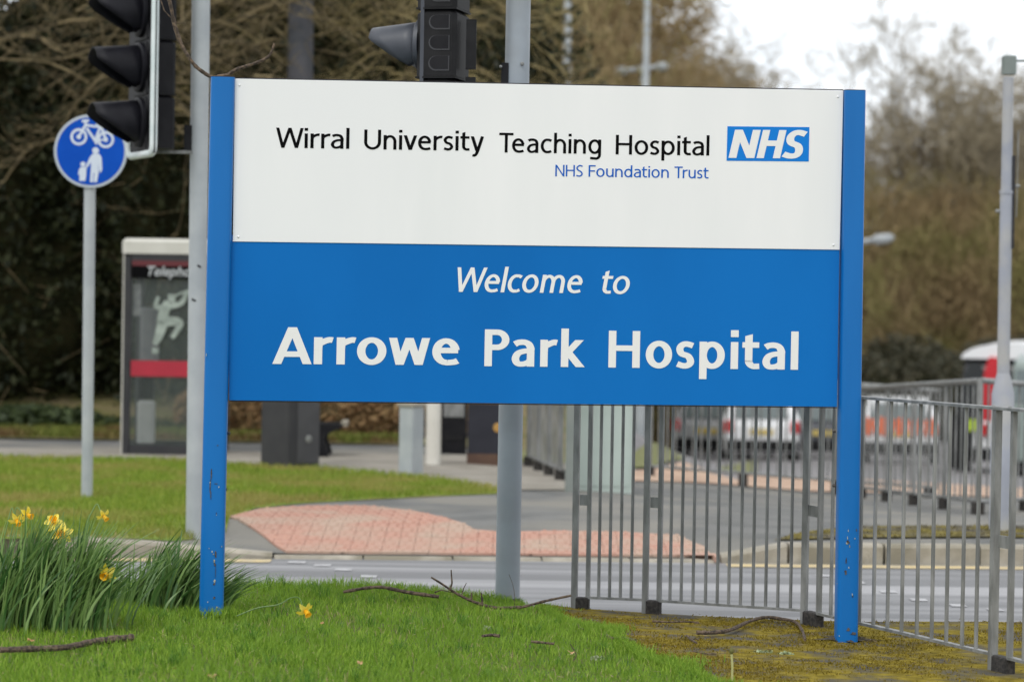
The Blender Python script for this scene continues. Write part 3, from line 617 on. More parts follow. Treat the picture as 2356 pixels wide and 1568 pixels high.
for u in (2280, 2318):
    a = on_seg(G2, G4, u); m = MB().lathe([(.009, 0), (.008, .003), (.003, .006)], (a.x, a.y, 1.09), 10); m.build('bolt', GALV, gr, smooth=True)
def guardrail(a, b, n, label, feet=True, hgt=1.05, thick=.008, mat=GALV, post_every=6):
    a = Vector(a); b = Vector(b); t = thing('pedestrian_guardrail', a, label, 'railing'); d = (b-a); rot = math.atan2(d.y, d.x)
    for k in range(n+1):
        p = a.lerp(b, k/n); post = k % post_every == 0
        m = MB()
        if post: m.box((p.x, p.y, p.z+hgt/2), (.035, .035, hgt), Matrix.Rotation(rot, 3, 'Z'))
        else: m.tube([p+Vector((0, 0, .1)), p+Vector((0, 0, hgt))], thick, 6)
        m.build('post' if post else 'bar', mat, t)
        if post and feet: MB().rbox(p+Vector((0, 0, .04)), (.09, .07, .12), None, .008).build('foot', RUBBER, t)
    for z, r in ((hgt, .024), (.1, .016)):
        MB().tube([a+Vector((0, 0, z)), b+Vector((0, 0, z))], r, 8).build('top_rail' if z > .5 else 'bottom_rail', mat, t, smooth=True)
    return t
def zH(p): return Vector((p[0], p[1], float(H(p[0], p[1]))))
def atY(u, Y): p = AT(u, 800, Y); return zH((p.x, p.y))
guardrail(atY(1935, 26.0), atY(2255, 20.6), 30, 'out of focus guardrail running back from the grey lamp column')
guardrail(atY(2258, 20.4), atY(2520, 23.5), 16, 'out of focus guardrail at the right edge behind the lamp column')
guardrail(atY(1500, 25.4), atY(2161, 25.6), 34, 'far guardrail on black feet crossing behind the near bars', post_every=11)
guardrail(atY(1220, 24.3), atY(1298, 22.4), 16, 'grey guardrail seen end on beside the middle grey pole', post_every=5)

# ------------------------------------------------------------------ poles and posts
def bark_noise(p): return p
big = thing('signal_pole', GP(1167, 1388), 'thick grey pole rising behind the middle of the sign', 'pole')
b0 = big.location; top = AT(1195, -120, b0.y)
m = MB(); n = 12; m.tube([Vector((b0.x, b0.y, -.15)), Vector((b0.x, b0.y, 0))+(top-b0)*.4, top], [.0605, .0605, .0605], 28); m.build('shaft', GPAINT, big, smooth=True)
m = MB(); m.tube([Vector((b0.x, b0.y, -.1)), Vector((b0.x, b0.y, .03))], [.066, .063], 24); m.build('base_collar', CHIPD, big, smooth=True)
c = AT(1196, 150, b0.y); m = MB().lathe([(.01, 0), (.009, .004), (.003, .006)], c-Vector((-.012, .064, 0)), 10, Matrix.Rotation(PI/2, 3, 'X')); m.build('screw', GALV, big)
lpole = thing('signal_pole', HIT(448, 1237), 'pale grey pole rising behind the left blue post', 'pole'); b1 = lpole.location
top = AT(464, -150, b1.y); m = MB(); m.tube([Vector((b1.x, b1.y, -.1)), top], [.0575, .0575], 28); m.build('shaft', GPAINT2, lpole, smooth=True)
for (u, v, w, h) in ((458, 612, .025, .012), (446, 690, .03, .012)):
    c = AT(u, v, b1.y-.056); m = MB(); m.box(c, (w, .006, h), Matrix.Rotation(.5, 3, 'Y')); m.build('clip', EDGE, lpole)

def signal(name, loc, pole, az, nasp, z0, label, hood, body, back, trim, sp=.335, hl=.29, hr=.11, bw=.30, bd=.2, board=None, dshape=False):
    # az: direction the lamps face (radians, in plan). z0: height of the lowest aspect's centre
    t = thing(name, loc, label, 'traffic light'); a = Vector((math.cos(az), math.sin(az), 0)); s = Vector((-a.y, a.x, 0)); up = Vector((0, 0, 1))
    R = Matrix((a, s, up)).transposed(); c = Vector((loc[0], loc[1], 0))
    zt = z0+sp*(nasp-1)
    for k in range(nasp):
        z = z0+k*sp
        m = MB(); m.rbox(c+up*z-a*(bd/2), (bd, bw, sp-.012), R, .02); h_ = m.build('housing', body, t)
        if dshape:
            for side in (-1, 1):
                for q in (-.1, 0, .1):
                    prof = [(.04, -.032), (.04, .032)]+[(-.01+.032*math.cos(th)-.012, .032*math.sin(th)) for th in np.linspace(PI/2, 3*PI/2, 9)]
                    O = c+up*(z+q)-a*(bd*.62)+s*side*(bw/2-.001)
                    MB().prism([(x*1.12, y*1.12) for x, y in prof], O, a*-1, up, s*side, .004).build('recess_rim', M('rim_grey_plastic', (.035, .036, .04), rough=.45), h_)
                    MB().prism(prof, O+up*.003, a*-1, up, s*side, .0055).build('recess', BLKP, h_)
        # ring, lens and visor
        cc = c+up*z; m = MB(); m.lathe([(hr*1.12, 0), (hr*1.12, .02), (hr*1.0, .03), (hr*.9, .03), (hr*.9, .012)], cc, 28, Matrix((s, up, a)).transposed()); m.build('bezel', hood, t, smooth=True)
        m = MB(); m.lathe([(hr*.88, .008), (hr*.6, .02), (.01, .026)], cc, 24, Matrix((s, up, a)).transposed()); m.build('lens', BLKP, t, smooth=True)
        m = MB(); N_ = 28; vs = []; fs = []
        for i in range(N_+1):
            th = PI*(-.30)+PI*1.6*i/N_; off_ = abs(th-PI/2); ln = hl if off_ < 1.15 else .035+(hl-.035)*max(0, 1-(off_-1.15)/1.3)
            for j in range(5):
                f_ = j/4; rr = hr*(1-.06*f_); drop = -.02*f_
                vs.append(cc+s*(rr*math.cos(th))+up*(rr*math.sin(th)+drop)+a*(.02+ln*f_))
        for i in range(N_):
            for j in range(4): fs.append([i*5+j, i*5+j+1, (i+1)*5+j+1, (i+1)*5+j])
        m.add(vs, fs); o = m.build('visor', hood, t, smooth=True); md = o.modifiers.new('t', 'SOLIDIFY'); md.thickness = .005
        if k: 
            m = MB(); m.box(c+up*(z-sp/2)-a*(bd/2), (bd+.004, bw+.004, .008), R); m.build('seam', back, t)
    if board:
        bwid, bh = board; zc = (z0+zt)/2; hgt = sp*nasp+bh
        m = MB(); m.box(c+up*zc-a*.012, (.006, bwid, hgt), R); m.build('backing_board', BLKP, t)
        r = .024; e0 = c+up*(zc-hgt/2)-a*.012; e1 = c+up*(zc+hgt/2)-a*.012; q = bwid/2-.03
        pts = [e1+s*q, e0+s*q+up*.05]+[e0+s*(q-.0-.05+.05*math.cos(th))+up*(.05-.05*math.sin(th)) for th in np.linspace(.3, PI/2, 5)]+[e0-s*(q-.05)]+[e0-s*(q-.05+.05*math.sin(th))+up*(.05-.05*math.cos(th)) for th in np.linspace(.3, PI/2, 5)]+[e0-s*q+up*.09]
        m = MB(); m.tube(pts, r, 10); m.build('white_border', trim, t, smooth=True)
    return t, c, R
# left signal, facing left and a little towards the camera
c1 = AT(322, 260, b1.y-.12)
zc = AT(340, 282, b1.y-.12).z
s1, cc1, R1 = signal('traffic_light', (c1.x, c1.y, zc-.2), None, PI+math.radians(24), 4, zc, 'black traffic light with a white bordered board beside the blue disc sign', HOODK, BLKP, DKGREY, WTRIM, sp=.345, board=(.60, .06), bd=.19, bw=.29, hl=.29, hr=.140)
m = MB(); pz = AT(380, 350, b1.y).z; m.box(((c1.x+b1.x)/2+.05, b1.y-.03, pz), (.32, .03, .02)); m.build('bracket', GALV, s1)
m = MB(); m.box((b1.x-.075, b1.y, AT(432, 318, b1.y).z), (.05, .08, .16)); m.build('clamp', BLKP, s1)
# middle signal, seen from behind its shoulder
c2 = AT(975, 100, b0.y-.02)
zc2 = AT(975, 106, b0.y).z
s2, cc2, R2 = signal('traffic_light', (c2.x, c2.y, zc2-.6), None, PI-math.radians(14), 3, zc2-.335, 'dark grey traffic light above the white panel with its hood pointing left', HOODB, DKGREY, GALV if False else DKGREY, WTRIM, sp=.335, bd=.20, bw=.27, hl=.235, hr=.116, dshape=True)
m = MB(); m.box(c2+Vector((-.004, -.135, .1)), (.018, .012, 1.0)); m.build('door_edge', HOODB, s2)
for z in (-.02, .02, .3): m = MB(); m.box(cc2+Vector((.235, -.09, zc2+z-.3)), (.05, .05, .24)); m.build('connector_box', DKGREY, s2)
m = MB(); zz = AT(1160, 170, b0.y).z; m.box((b0.x-.055, b0.y-.02, zz), (.035, .06, .1)); m.box((b0.x-.1, b0.y, zz-.12), (.16, .04, .03)); m.build('bracket', BLKP, s2)
m = MB(); m.lathe([(.008, 0), (.008, .01), (.004, .016)], (b0.x-.075, b0.y-.05, zz+.03), 8, Matrix.Rotation(PI/2, 3, 'X')); m.build('screw', GALV, s2)

# shared-path disc sign
ds = thing('round_path_sign', HIT(200, 1152), 'round blue cycle and pedestrian sign on a thin grey post', 'road sign'); d0 = ds.location
c = AT(208.5, 348, d0.y-.05)
m = MB(); m.tube([Vector((d0.x, d0.y, -.1)), AT(208, 300, d0.y)], .041, 20); m.build('post', GPAINT2, ds, smooth=True)
RY = Matrix(((1, 0, 0), (0, 0, -1), (0, 1, 0)))      # disc axis towards the camera
m = MB(); m.lathe([(.262, -.004), (.264, 0), (.262, .004)], c, 56, RY); m.build('white_rim', M('rim_grey', (.42, .47, .52), rough=.5), ds)
m = MB(); m.lathe([(.243, .004), (.243, .0055)], c, 56, RY); m.build('blue_disc', M('sign_blue', (.001, .065, .42), (.002, .075, .46), 5, rough=.5, spec=.12), ds)
SYM = M('sign_symbol_white', (.55, .62, .72), (.6, .66, .74), 8, rough=.5)
k_ = F/d0.y
def sp2(z1, z2): return ((z1/2.142*.5752-208.5)/k_*1.0, -((z2/2.142)*.5752-348)/k_)     # photo crop px -> sign metres
def ring2(m, cx, cz, r0, r1, lay):
    n = 28; vs = []
    for q in range(n): th = 2*PI*q/n; vs += [(c.x+cx+r0*math.cos(th), c.y-lay, c.z+cz+r0*math.sin(th)), (c.x+cx+r1*math.cos(th), c.y-lay, c.z+cz+r1*math.sin(th))]
    m.add(vs, [[2*q, 2*q+1, 2*((q+1) % n)+1, 2*((q+1) % n)] for q in range(n)])
def bar2(m, p, q, w, lay):
    d = Vector((q[0]-p[0], q[1]-p[1])).normalized()*w/2; n_ = Vector((-d.y, d.x))
    m.add([(c.x+a, c.y-lay, c.z+b) for a, b in ((p[0]-n_.x, p[1]-n_.y), (p[0]+n_.x, p[1]+n_.y), (q[0]+n_.x, q[1]+n_.y), (q[0]-n_.x, q[1]-n_.y))], [[0, 1, 2, 3]])
def poly2(m, pts, lay): m.add([(c.x+sp2(*p)[0], c.y-lay, c.z+sp2(*p)[1]) for p in pts], [list(range(len(pts)))])
pxm = 2.142/.5752*k_
m = MB(); w1 = sp2(675, 1175); w2 = sp2(905, 1195)
ring2(m, *w1, 50/pxm, 72/pxm, .0065); ring2(m, *w1, 0, 20/pxm, .0067); ring2(m, *w2, 50/pxm, 72/pxm, .0065); ring2(m, *w2, 0, 20/pxm, .0067)
for i, (p, q, ww) in enumerate((((675, 1175), (740, 1060), 22), ((735, 1075), (860, 1090), 20), ((740, 1100), (815, 1205), 22), ((815, 1205), (862, 1075), 22), ((862, 1075), (905, 1195), 22), ((815, 1205), (905, 1195), 16), ((735, 1090), (728, 1040), 18), ((700, 1042), (760, 1036), 22), ((820, 1062), (885, 1070), 22), ((815, 1205), (830, 1235), 22))):
    bar2(m, sp2(*p), sp2(*q), ww/pxm, .0068+.00012*i)
m.build('bicycle_symbol', SYM, ds, fix=False)
m = MB(); ring2(m, *sp2(820, 1290), 0, 28/pxm, .0065)
poly2(m, [(795, 1318), (850, 1318), (872, 1345), (878, 1450), (866, 1480), (852, 1460), (846, 1400), (848, 1480), (835, 1560), (808, 1560), (812, 1480), (806, 1480), (802, 1560), (776, 1560), (782, 1440), (782, 1390), (750, 1440), (735, 1432), (770, 1350)], .0067)
m.build('adult_symbol', SYM, ds, fix=False)
m = MB(); ring2(m, *sp2(714, 1408), 0, 22/pxm, .0065)
poly2(m, [(695, 1432), (732, 1432), (752, 1425), (745, 1440), (742, 1500), (736, 1550), (684, 1550), (686, 1500), (672, 1495), (682, 1450)], .0067)
m.build('child_symbol', SYM, ds, fix=False)

# grey camera column at the right
lc = thing('lamp_column', HIT(2302, 1222), 'grey column with a square box on top at the right edge', 'lamp post'); q0 = lc.location
zt = AT(2320, 178, q0.y); zf = AT(2300, 862, q0.y).z; zf2 = AT(2300, 905, q0.y).z
tdx = (zt.x-q0.x)/(zt.z-q0.z)
def ax_(z): return Vector((q0.x+tdx*(z-q0.z), q0.y, z))
m = MB(); m.tube([ax_(q0.z-.1), ax_(zf2), ax_(zf), ax_(zf+.01)], [.078, .076, .046, .044], 24); m.build('base', LAMPG, lc, smooth=True)
zm = AT(2312, 442, q0.y).z
m = MB(); m.tube([ax_(zf), ax_(zm)], .042, 20); m.build('shaft', LAMPG, lc, smooth=True)
m = MB(); m.tube([ax_(zm), ax_(zt.z)], [.038, .036], 20); m.tube([ax_(zm-.012), ax_(zm+.012)], .047, 16); m.build('upper_shaft', LAMPG, lc, smooth=True)
bx_ = AT(2321.5, 150, q0.y); m = MB(); m.rbox(bx_, (.088, .09, .125), None, .008); m.tube([bx_+Vector((.04, 0, .03)), bx_+Vector((.5, 0, .035))], .008, 8); m.build('box_head', M('box_grey', (.16, .19, .18), (.2, .23, .22), 6, rough=.6), lc)
c = AT(2330, 520, q0.y-.02); m = MB(); m.box((ax_(c.z).x+.043, q0.y, c.z+.16), (.02, .05, .62)); m.build('cable_cover', EDGE, lc)
m = MB(); m.tube([AT(2343, 300, q0.y), AT(2340, 440, q0.y), AT(2338, 500, q0.y)], .004, 6); m.build('cable', GALV, lc)
m = MB(); m.lathe([(.012, 0), (.01, .03)], ax_(c.z+.27)+Vector((.06, 0, 0)), 8, Matrix.Rotation(PI/2, 3, 'Y')); m.lathe([(.012, 0), (.01, .03)], ax_(c.z+.1)+Vector((-.07, 0, 0)), 8, Matrix.Rotation(PI/2, 3, 'Y')); m.build('clip', GALV, lc)

def street_lamp(u, Y, vt, r, label, arms=(), col=GPAINT2, zb=None):
    p = AT(u, vt, Y); zb = float(H(p.x, p.y)); t = thing('street_lamp', (p.x, p.y, zb), label, 'street lamp')
    MB().tube([(p.x, p.y, zb-.3), (p.x, p.y, zb+1.2), (p.x, p.y, zb+1.3), (p.x, p.y, p.z)], [r*1.5, r*1.5, r, r*.8], 14).build('column', col, t, smooth=True)
    for du0, dv0, du1, dv1, rr in arms:
        a = AT(u, vt, Y) + Vector((0, 0, 0)); a = AT(u+du0, vt+dv0, Y); b = AT(u+du1, vt+dv1, Y); d = b-a; m = MB(); m.tube([a, a+d*.55], rr, 8); m.build('arm', col, t)
        m = MB(); m.tube([a+d*.55, a+d*.62, a+d*.9, b], [rr*1.2, rr*2.1, rr*1.9, rr*.8], 10); m.build('lantern', WTRIM if False else col, t, smooth=True)
    return t
street_lamp(1492, 48, -160, .07, 'slim pale lamp column standing against the white sky')
street_lamp(1310, 45, -160, .075, 'blurred pale lamp column in front of the brown trees above the sign')
street_lamp(1478, 56, 150, .045, 'distant lamp with two arms just above the white panel', arms=((0, 8, -66, 16, .05), (0, 8, 58, 2, .05)))
street_lamp(1950, 60, 560, .07, 'lamp arm reaching right from behind the right blue post', arms=((0, 0, 106, -14, .06),))

# ------------------------------------------------------------------ street furniture below the sign
def xat(u, Y): return AT(u, 900, Y).x
def fbox(name, u0, u1, vb, hgt, dep, mat, label, cat, rot=0., top=None, extra=None, b=.01):
    p = HIT((u0+u1)/2, vb); k = F/p.y; w = (u1-u0)/k
    if rot: w = (w-dep*abs(math.sin(rot)))/math.cos(rot)
    t = thing(name, p, label, cat); R = Matrix.Rotation(rot, 3, 'Z'); cc = p+Vector((0, dep/2, 0))
    MB().rbox(cc+Vector((0, 0, hgt/2-.02)), (w, dep, hgt+.04), R, b).build('body', mat, t)
    if extra: extra(t, cc, R, w, dep, hgt)
    return t
CAB = M('black_cabinet', (.022, .022, .026), (.03, .03, .033), 5, rough=.65)
def cab_x(t, c, R, w, d, h):
    MB().lathe([(.034, 0), (.034, .008), (.01, .012)], c+R @ Vector((w*.12, -d/2-.006, .27)), 16, R @ Matrix.Rotation(PI/2, 3, 'X')).build('badge', GALV, t)
    MB().rbox(c+Vector((0, 0, h+.015)), (w+.03, d+.03, .03), R, .008).build('lid', CAB, t)
    MB().box(c+R @ Vector((w*.12, -d/2-.003, h*.5)), (w*.7, .006, h*.9), R).build('door', M('cabinet_door', (.045, .045, .05), (.055, .055, .06), 5, rough=.6), t)
fbox('utility_cabinet', 592, 732, 1081, 1.25, .42, CAB, 'black roadside cabinet with a round badge left under the sign', 'cabinet', rot=math.radians(40), extra=cab_x)
def gp_x(t, c, R, w, d, h): MB().rbox(c+Vector((0, 0, h+.012)), (w+.03, d+.03, .03), R, .006).build('cap', KERBM, t)
fbox('grey_pillar', 915, 973, 1096, .595, .2, GPAINT2, 'short grey metal pillar with a pale cap in the grass', 'bollard', rot=math.radians(-28), extra=gp_x)
p = HIT(996, 1070); wb = thing('white_bollard', p, 'round off white bollard beside the short grey pillar', 'bollard')
MB().tube([p-Vector((0, 0, .05)), p+Vector((0, 0, .85))], .068, 24).build('shaft', M('off_white_paint', (.62, .60, .54), (.68, .66, .6), 4, rough=.6), wb, smooth=True)
MB().tube([p+Vector((0, 0, .62)), p+Vector((0, 0, .70))], .0695, 24).build('band', YELLOW, wb)
def bin_x(t, c, R, w, d, h):
    GOLD = M('brown_band', (.22, .12, .05), (.28, .16, .07), 6, rough=.6)
    MB().box(c+Vector((0, 0, h*.60)), (w+.008, d+.008, .03), R).build('band', GOLD, t)
    MB().box(c+Vector((0, 0, .055)), (w+.012, d+.012, .11), R).build('plinth', M('brown_plinth', (.09, .05, .035), (.12, .07, .045), 7, rough=.8), t)
    MB().lathe([(.045, 0), (.03, .003)], c+Vector((w*.32, -d/2-.001, h*.36)), 14, Matrix.Rotation(PI/2, 3, 'X')).build('emblem', M('gold_emblem', (.45, .25, .06), rough=.5), t)
    MB().rbox(c+Vector((0, 0, h+.03)), (w*.96, d*.96, .08), R, .03).build('lid', BLKP, t)
fbox('litter_bin', 1075, 1160, 1071, .98, .36, M('navy_black_bin', (.010, .011, .02), (.016, .017, .028), 5, rough=.5), 'black litter bin with a brown band left of the middle pole', 'litter bin', extra=bin_x)
def sb_x(t, c, R, w, d, h):
    MB().box(c+Vector((0, -d/2-.004, h*.56)), (w*.8, .008, .17), R).build('panel', GALV, t)
    MB().box(c+Vector((0, -d/2-.004, h*.2)), (w*.8, .008, .05), R).build('panel', DKGREY, t)
fbox('black_case', 1014, 1072, 1044, .8, .3, BLKP, 'dark case with silver panel between the white bollard and the bin', 'cabinet', extra=sb_x)
PALEG = M('pale_green_paint', (.40, .47, .43), (.45, .52, .48), 2, rough=.6)
def pg_x(t, c, R, w, d, h):
    MB().box(c+Vector((-w*.0, -d/2-.004, h*.5)), (w*.9, .006, h*.92), R).build('door', PALEG, t)
    MB().rbox(c+Vector((0, 0, h+.015)), (w+.03, d+.03, .035), R, .008).build('lid', PALEG, t)
fbox('control_cabinet', 1326, 1455, 1131, 1.2, .35, PALEG, 'pale green roadside cabinet behind the left end of the guardrail', 'cabinet', extra=pg_x)
fbox('grey_post_box', 1300, 1327, 1132, 1.3, .12, M('green_grey_paint', (.19, .215, .20), (.23, .25, .23), 3, rough=.6), 'narrow green grey post against the pale green cabinet', 'post')
# bench end
p = HIT(760, 1053); bn = thing('bench', p, 'black bench with a curved end beside the black cabinet', 'bench'); k = F/p.y
prof = [((u-760)/k, -(v-1053)/k) for u, v in ((722, 1052), (757, 1052), (752, 1032), (745, 1014), (748, 1002), (760, 994), (783, 984), (781, 979), (764, 980), (736, 981), (722, 985))]
for dy in (0, .45): MB().prism(prof, p+Vector((0, dy, 0)), (1, 0, 0), (0, 0, 1), (0, 1, 0), .05).build('leg', BLKP, bn)
for i in range(4): MB().box(p+Vector((.02-.28, .08+.12*i, .30)), (.75, .09, .03)).build('slat', DKGREY, bn)
MB().box(p+Vector((.115, .25, .315)), (.05, .42, .05)).build('armrest_cap', KERBM, bn)

# telephone box
p = AT(283, 1055, 24.3); pz = HIT(380, 1057); PX, PY = AT(283, 800, 24.3).x, 24.3; k = F/PY
tb = thing('telephone_box', (PX+.45, PY+.45, 0), 'black framed telephone box with a cream roof and a red stripe', 'telephone box')
Wb = .9; zb = float(0); def_z = lambda v: AT(380, v, PY).z
CREAM = M('cream_roof', (.50, .49, .44), (.56, .55, .5), 3, rough=.6); TBK = M('box_black_frame', (.018, .018, .022), (.028, .028, .03), 5, rough=.45)
TRED = M('telephone_red', (.38, .014, .035), (.33, .012, .03), 4, rough=.45)
TGL = M('box_glass', (.16, .19, .18), rough=.1, glass=.86)
ztop = def_z(549); zr = def_z(584)
MB().rbox((PX+Wb/2, PY+Wb/2, (ztop+zr)/2), (Wb+.04, Wb+.04, ztop-zr), None, .03).build('roof', CREAM, tb)
for (dx_, dy_) in ((.035, .035), (Wb-.035, .035), (.035, Wb-.035), (Wb-.035, Wb-.035)):
    MB().rbox((PX+dx_, PY+dy_, zr/2-.01), (.07, .07, zr), None, .012).build('corner_post', TBK, tb)
MB().box((PX-.003, PY+.02, zr/2), (.012, .05, zr-.02)).build('edge_strip', CREAM, tb)
for yy, nm in ((.02, 'front'), (Wb-.02, 'back')):
    MB().box((PX+Wb/2, PY+yy, .05), (Wb-.14, .05, .085)).build('bottom_rail', TBK, tb)
    MB().box((PX+Wb/2, PY+yy, zr-.05), (Wb-.14, .05, .1)).build('header', TBK, tb)
for xx in (.02, Wb-.02):
    MB().box((PX+xx, PY+Wb/2, .05), (.05, Wb-.14, .085)).build('bottom_rail', TBK, tb); MB().box((PX+xx, PY+Wb/2, zr-.05), (.05, Wb-.14, .1)).build('header', TBK, tb)
z1, z2 = def_z(866), def_z(830)
MB().box((PX+Wb/2, PY+.018, (z1+z2)/2), (Wb-.15, .03, z2-z1)).build('red_band', TRED, tb)
z3, z4 = def_z(612), def_z(600); MB().box((PX+Wb/2, PY+.018, (z3+z4)/2), (Wb-.15, .052, z4-z3)).build('red_trim', M('dark_red', (.10, .01, .015), rough=.5), tb)
z5 = def_z(640); MB().box((PX+Wb/2, PY+.018, (z5+z3)/2-.002), (Wb-.15, .056, z3-z5)).build('name_board', VBLACK, tb)
cv = bpy.data.curves.new('telephone_text', 'FONT'); cv.body = 'Telephone'; cv.shear = .25; cv.size = .125; cv.offset = .002
to = bpy.data.objects.new('tmp', cv); COL.objects.link(to); bpy.context.view_layer.update(); me = bpy.data.meshes.new_from_object(to); bpy.data.objects.remove(to)
me.materials.append(M('faded_white', (.42, .44, .45), rough=.6)); o = bpy.data.objects.new('lettering', me); COL.objects.link(o); o.parent = tb
o.location = Vector((AT(335, 630, PY).x, PY-.013, def_z(634)))-ORG[tb]; o.rotation_euler = (PI/2, 0, 0)
zg0 = .09
MB().box((PX+Wb/2, PY+.02, (z5+zg0)/2), (Wb-.14, .006, z5-zg0)).build('glass_pane', TGL, tb)
MB().box((PX+Wb/2, PY+Wb-.02, (zr-.1+zg0)/2), (Wb-.14, .006, zr-.1-zg0)).build('glass_pane', TGL, tb)
MB().box((PX+Wb-.02, PY+Wb/2, (zr-.1+zg0)/2), (.006, Wb-.14, zr-.1-zg0)).build('glass_pane', TGL, tb)
MB().box((PX+.02, PY+Wb/2, (zr-.1+zg0)/2), (.006, Wb-.14, zr-.1-zg0)).build('glass_pane', TGL, tb)
MB().rbox((PX+.17, PY+.55, def_z(770)), (.16, .2, .5), None, .02).build('phone_unit', M('phone_grey', (.16, .17, .18), (.2, .21, .22), 8, rough=.5), tb)
MB().box((PX+.11, PY+.10, def_z(690)), (.07, .02, .30)).build('notice', M('notice_grey', (.2, .21, .22), (.3, .3, .3), 20, rough=.6), tb)
MB().rbox((PX+.15, PY+.5, def_z(895)), (.14, .2, .22), None, .03).build('handset_box', BLKP, tb)
MB().rbox((PX+.17, PY+.4, def_z(975)), (.16, .12, .4), None, .02).build('shelf_post', M('shelf_grey', (.34, .36, .35), (.4, .42, .4), 6, rough=.5), tb)
# etched running piper figure on the glass
ETCH = M('etched_white', (.33, .38, .34), (.22, .26, .23), 9, rough=.7)
def ec(z1, z2): q = AT(z1/2.142*.5752, (700+z2/2.142)*.5752, PY); return (q.x, q.z)
m = MB(); lay = 0
def limb(pts, ws):
    global lay
    lay += .0004; P = [ec(*q) for q in spl(pts, 5)]; n = len(P); vs = []
    for i in range(n):
        a = P[max(i-1, 0)]; b = P[min(i+1, n-1)]; d = Vector((b[0]-a[0], b[1]-a[1])).normalized(); w = (ws[0]+(ws[1]-ws[0])*i/(n-1))/2/(2.142/.5752*k)
        vs += [(P[i][0]-d.y*w, PY-.012-lay, P[i][1]+d.x*w), (P[i][0]+d.y*w, PY-.012-lay, P[i][1]-d.x*w)]
    m.add(vs, [[2*i, 2*i+1, 2*i+3, 2*i+2] for i in range(n-1)])
limb([(1475, 1020), (1470, 1085)], (70, 60)); limb([(1450, 1090), (1410, 1160), (1390, 1260)], (80, 95)); limb([(1470, 1120), (1560, 1090), (1605, 990)], (50, 36)); limb([(1420, 1120), (1335, 1130), (1360, 1040)], (44, 30))
limb([(1400, 1250), (1520, 1255), (1540, 1290), (1475, 1395)], (90, 36)); limb([(1395, 1270), (1360, 1380), (1325, 1450)], (95, 44)); limb([(1335, 1480), (1328, 1530)], (58, 50)); limb([(1480, 1040), (1620, 985)], (20, 12))
m.build('etched_figure', ETCH, tb, fix=False)

# ------------------------------------------------------------------ vehicles in the distance
TYRE = M('tyre', (.012, .012, .013), rough=.8); CGL = M('car_glass', (.13, .16, .16), rough=.12); CHROME = M('chrome', (.5, .5, .5), rough=.3, metal=.8)
RLIGHT = M('red_lamp', (.55, .02, .02), rough=.3); PLATE = M('yellow_plate', (.65, .50, .14), rough=.5)
YAW = [0.]
def vehicle(name, u, v, Y, yaw, label, cat, paint, prof, Wd, belt, ww=.31, wx=(.75, -.75), rear=None, roof=.78, glassz=None, marks=None):
    ymin = min(q[0] for q in prof); g = AT(u, v, Y+ymin); yaw = yaw-math.atan2(g.x, g.y); R = Matrix.Rotation(yaw, 3, 'Z'); YAW[0] = yaw
    g = g-R @ Vector((0, ymin, 0)); z = float(H(g.x, g.y)); c = Vector((g.x, g.y, z)); t = thing(name, c, label, cat)
    def tr(x, y, z_): return c+R @ Vector((x, y, z_))
    def hw_(z_): return Wd/2*(1 if z_ < belt else 1-(1-roof)*(z_-belt)/(max(q[1] for q in prof)-belt))
    n = len(prof); m = MB(); vs = []
    for s in (-1, 1):
        for y, z_ in prof: vs.append(tr(s*hw_(z_)*(1-.04*(abs(y) > max(q[0] for q in prof)*.9)), y, z_))
    m.add(vs, [list(range(n))[::-1], [n+i for i in range(n)]]+[[i, (i+1) % n, n+(i+1) % n, n+i] for i in range(n)])
    o = m.build('body', paint, t); md = o.modifiers.new('b', 'BEVEL'); md.width = .06; md.segments = 3
    for s in (-1, 1):
        for y in wx:
            w = MB(); w.lathe([(ww*.9, -.11), (ww, -.08), (ww, .08), (ww*.9, .11)], tr(s*(Wd/2-.12), y, ww), 20, R @ Matrix.Rotation(PI/2, 3, 'Y')); wo = w.build('wheel', TYRE, t, smooth=True)
            w = MB(); w.lathe([(ww*.6, -.115), (ww*.6, .115)], tr(s*(Wd/2-.12), y, ww), 14, R @ Matrix.Rotation(PI/2, 3, 'Y')); w.build('rim', CHROME, wo)
    return t, tr, hw_
HP = [(-2.0, .25), (-2.02, .55), (-1.98, .88), (-1.85, .98), (-1.45, 1.40), (-1.2, 1.46), (.2, 1.46), (.95, 1.0), (1.75, .85), (2.0, .6), (2.0, .25)]
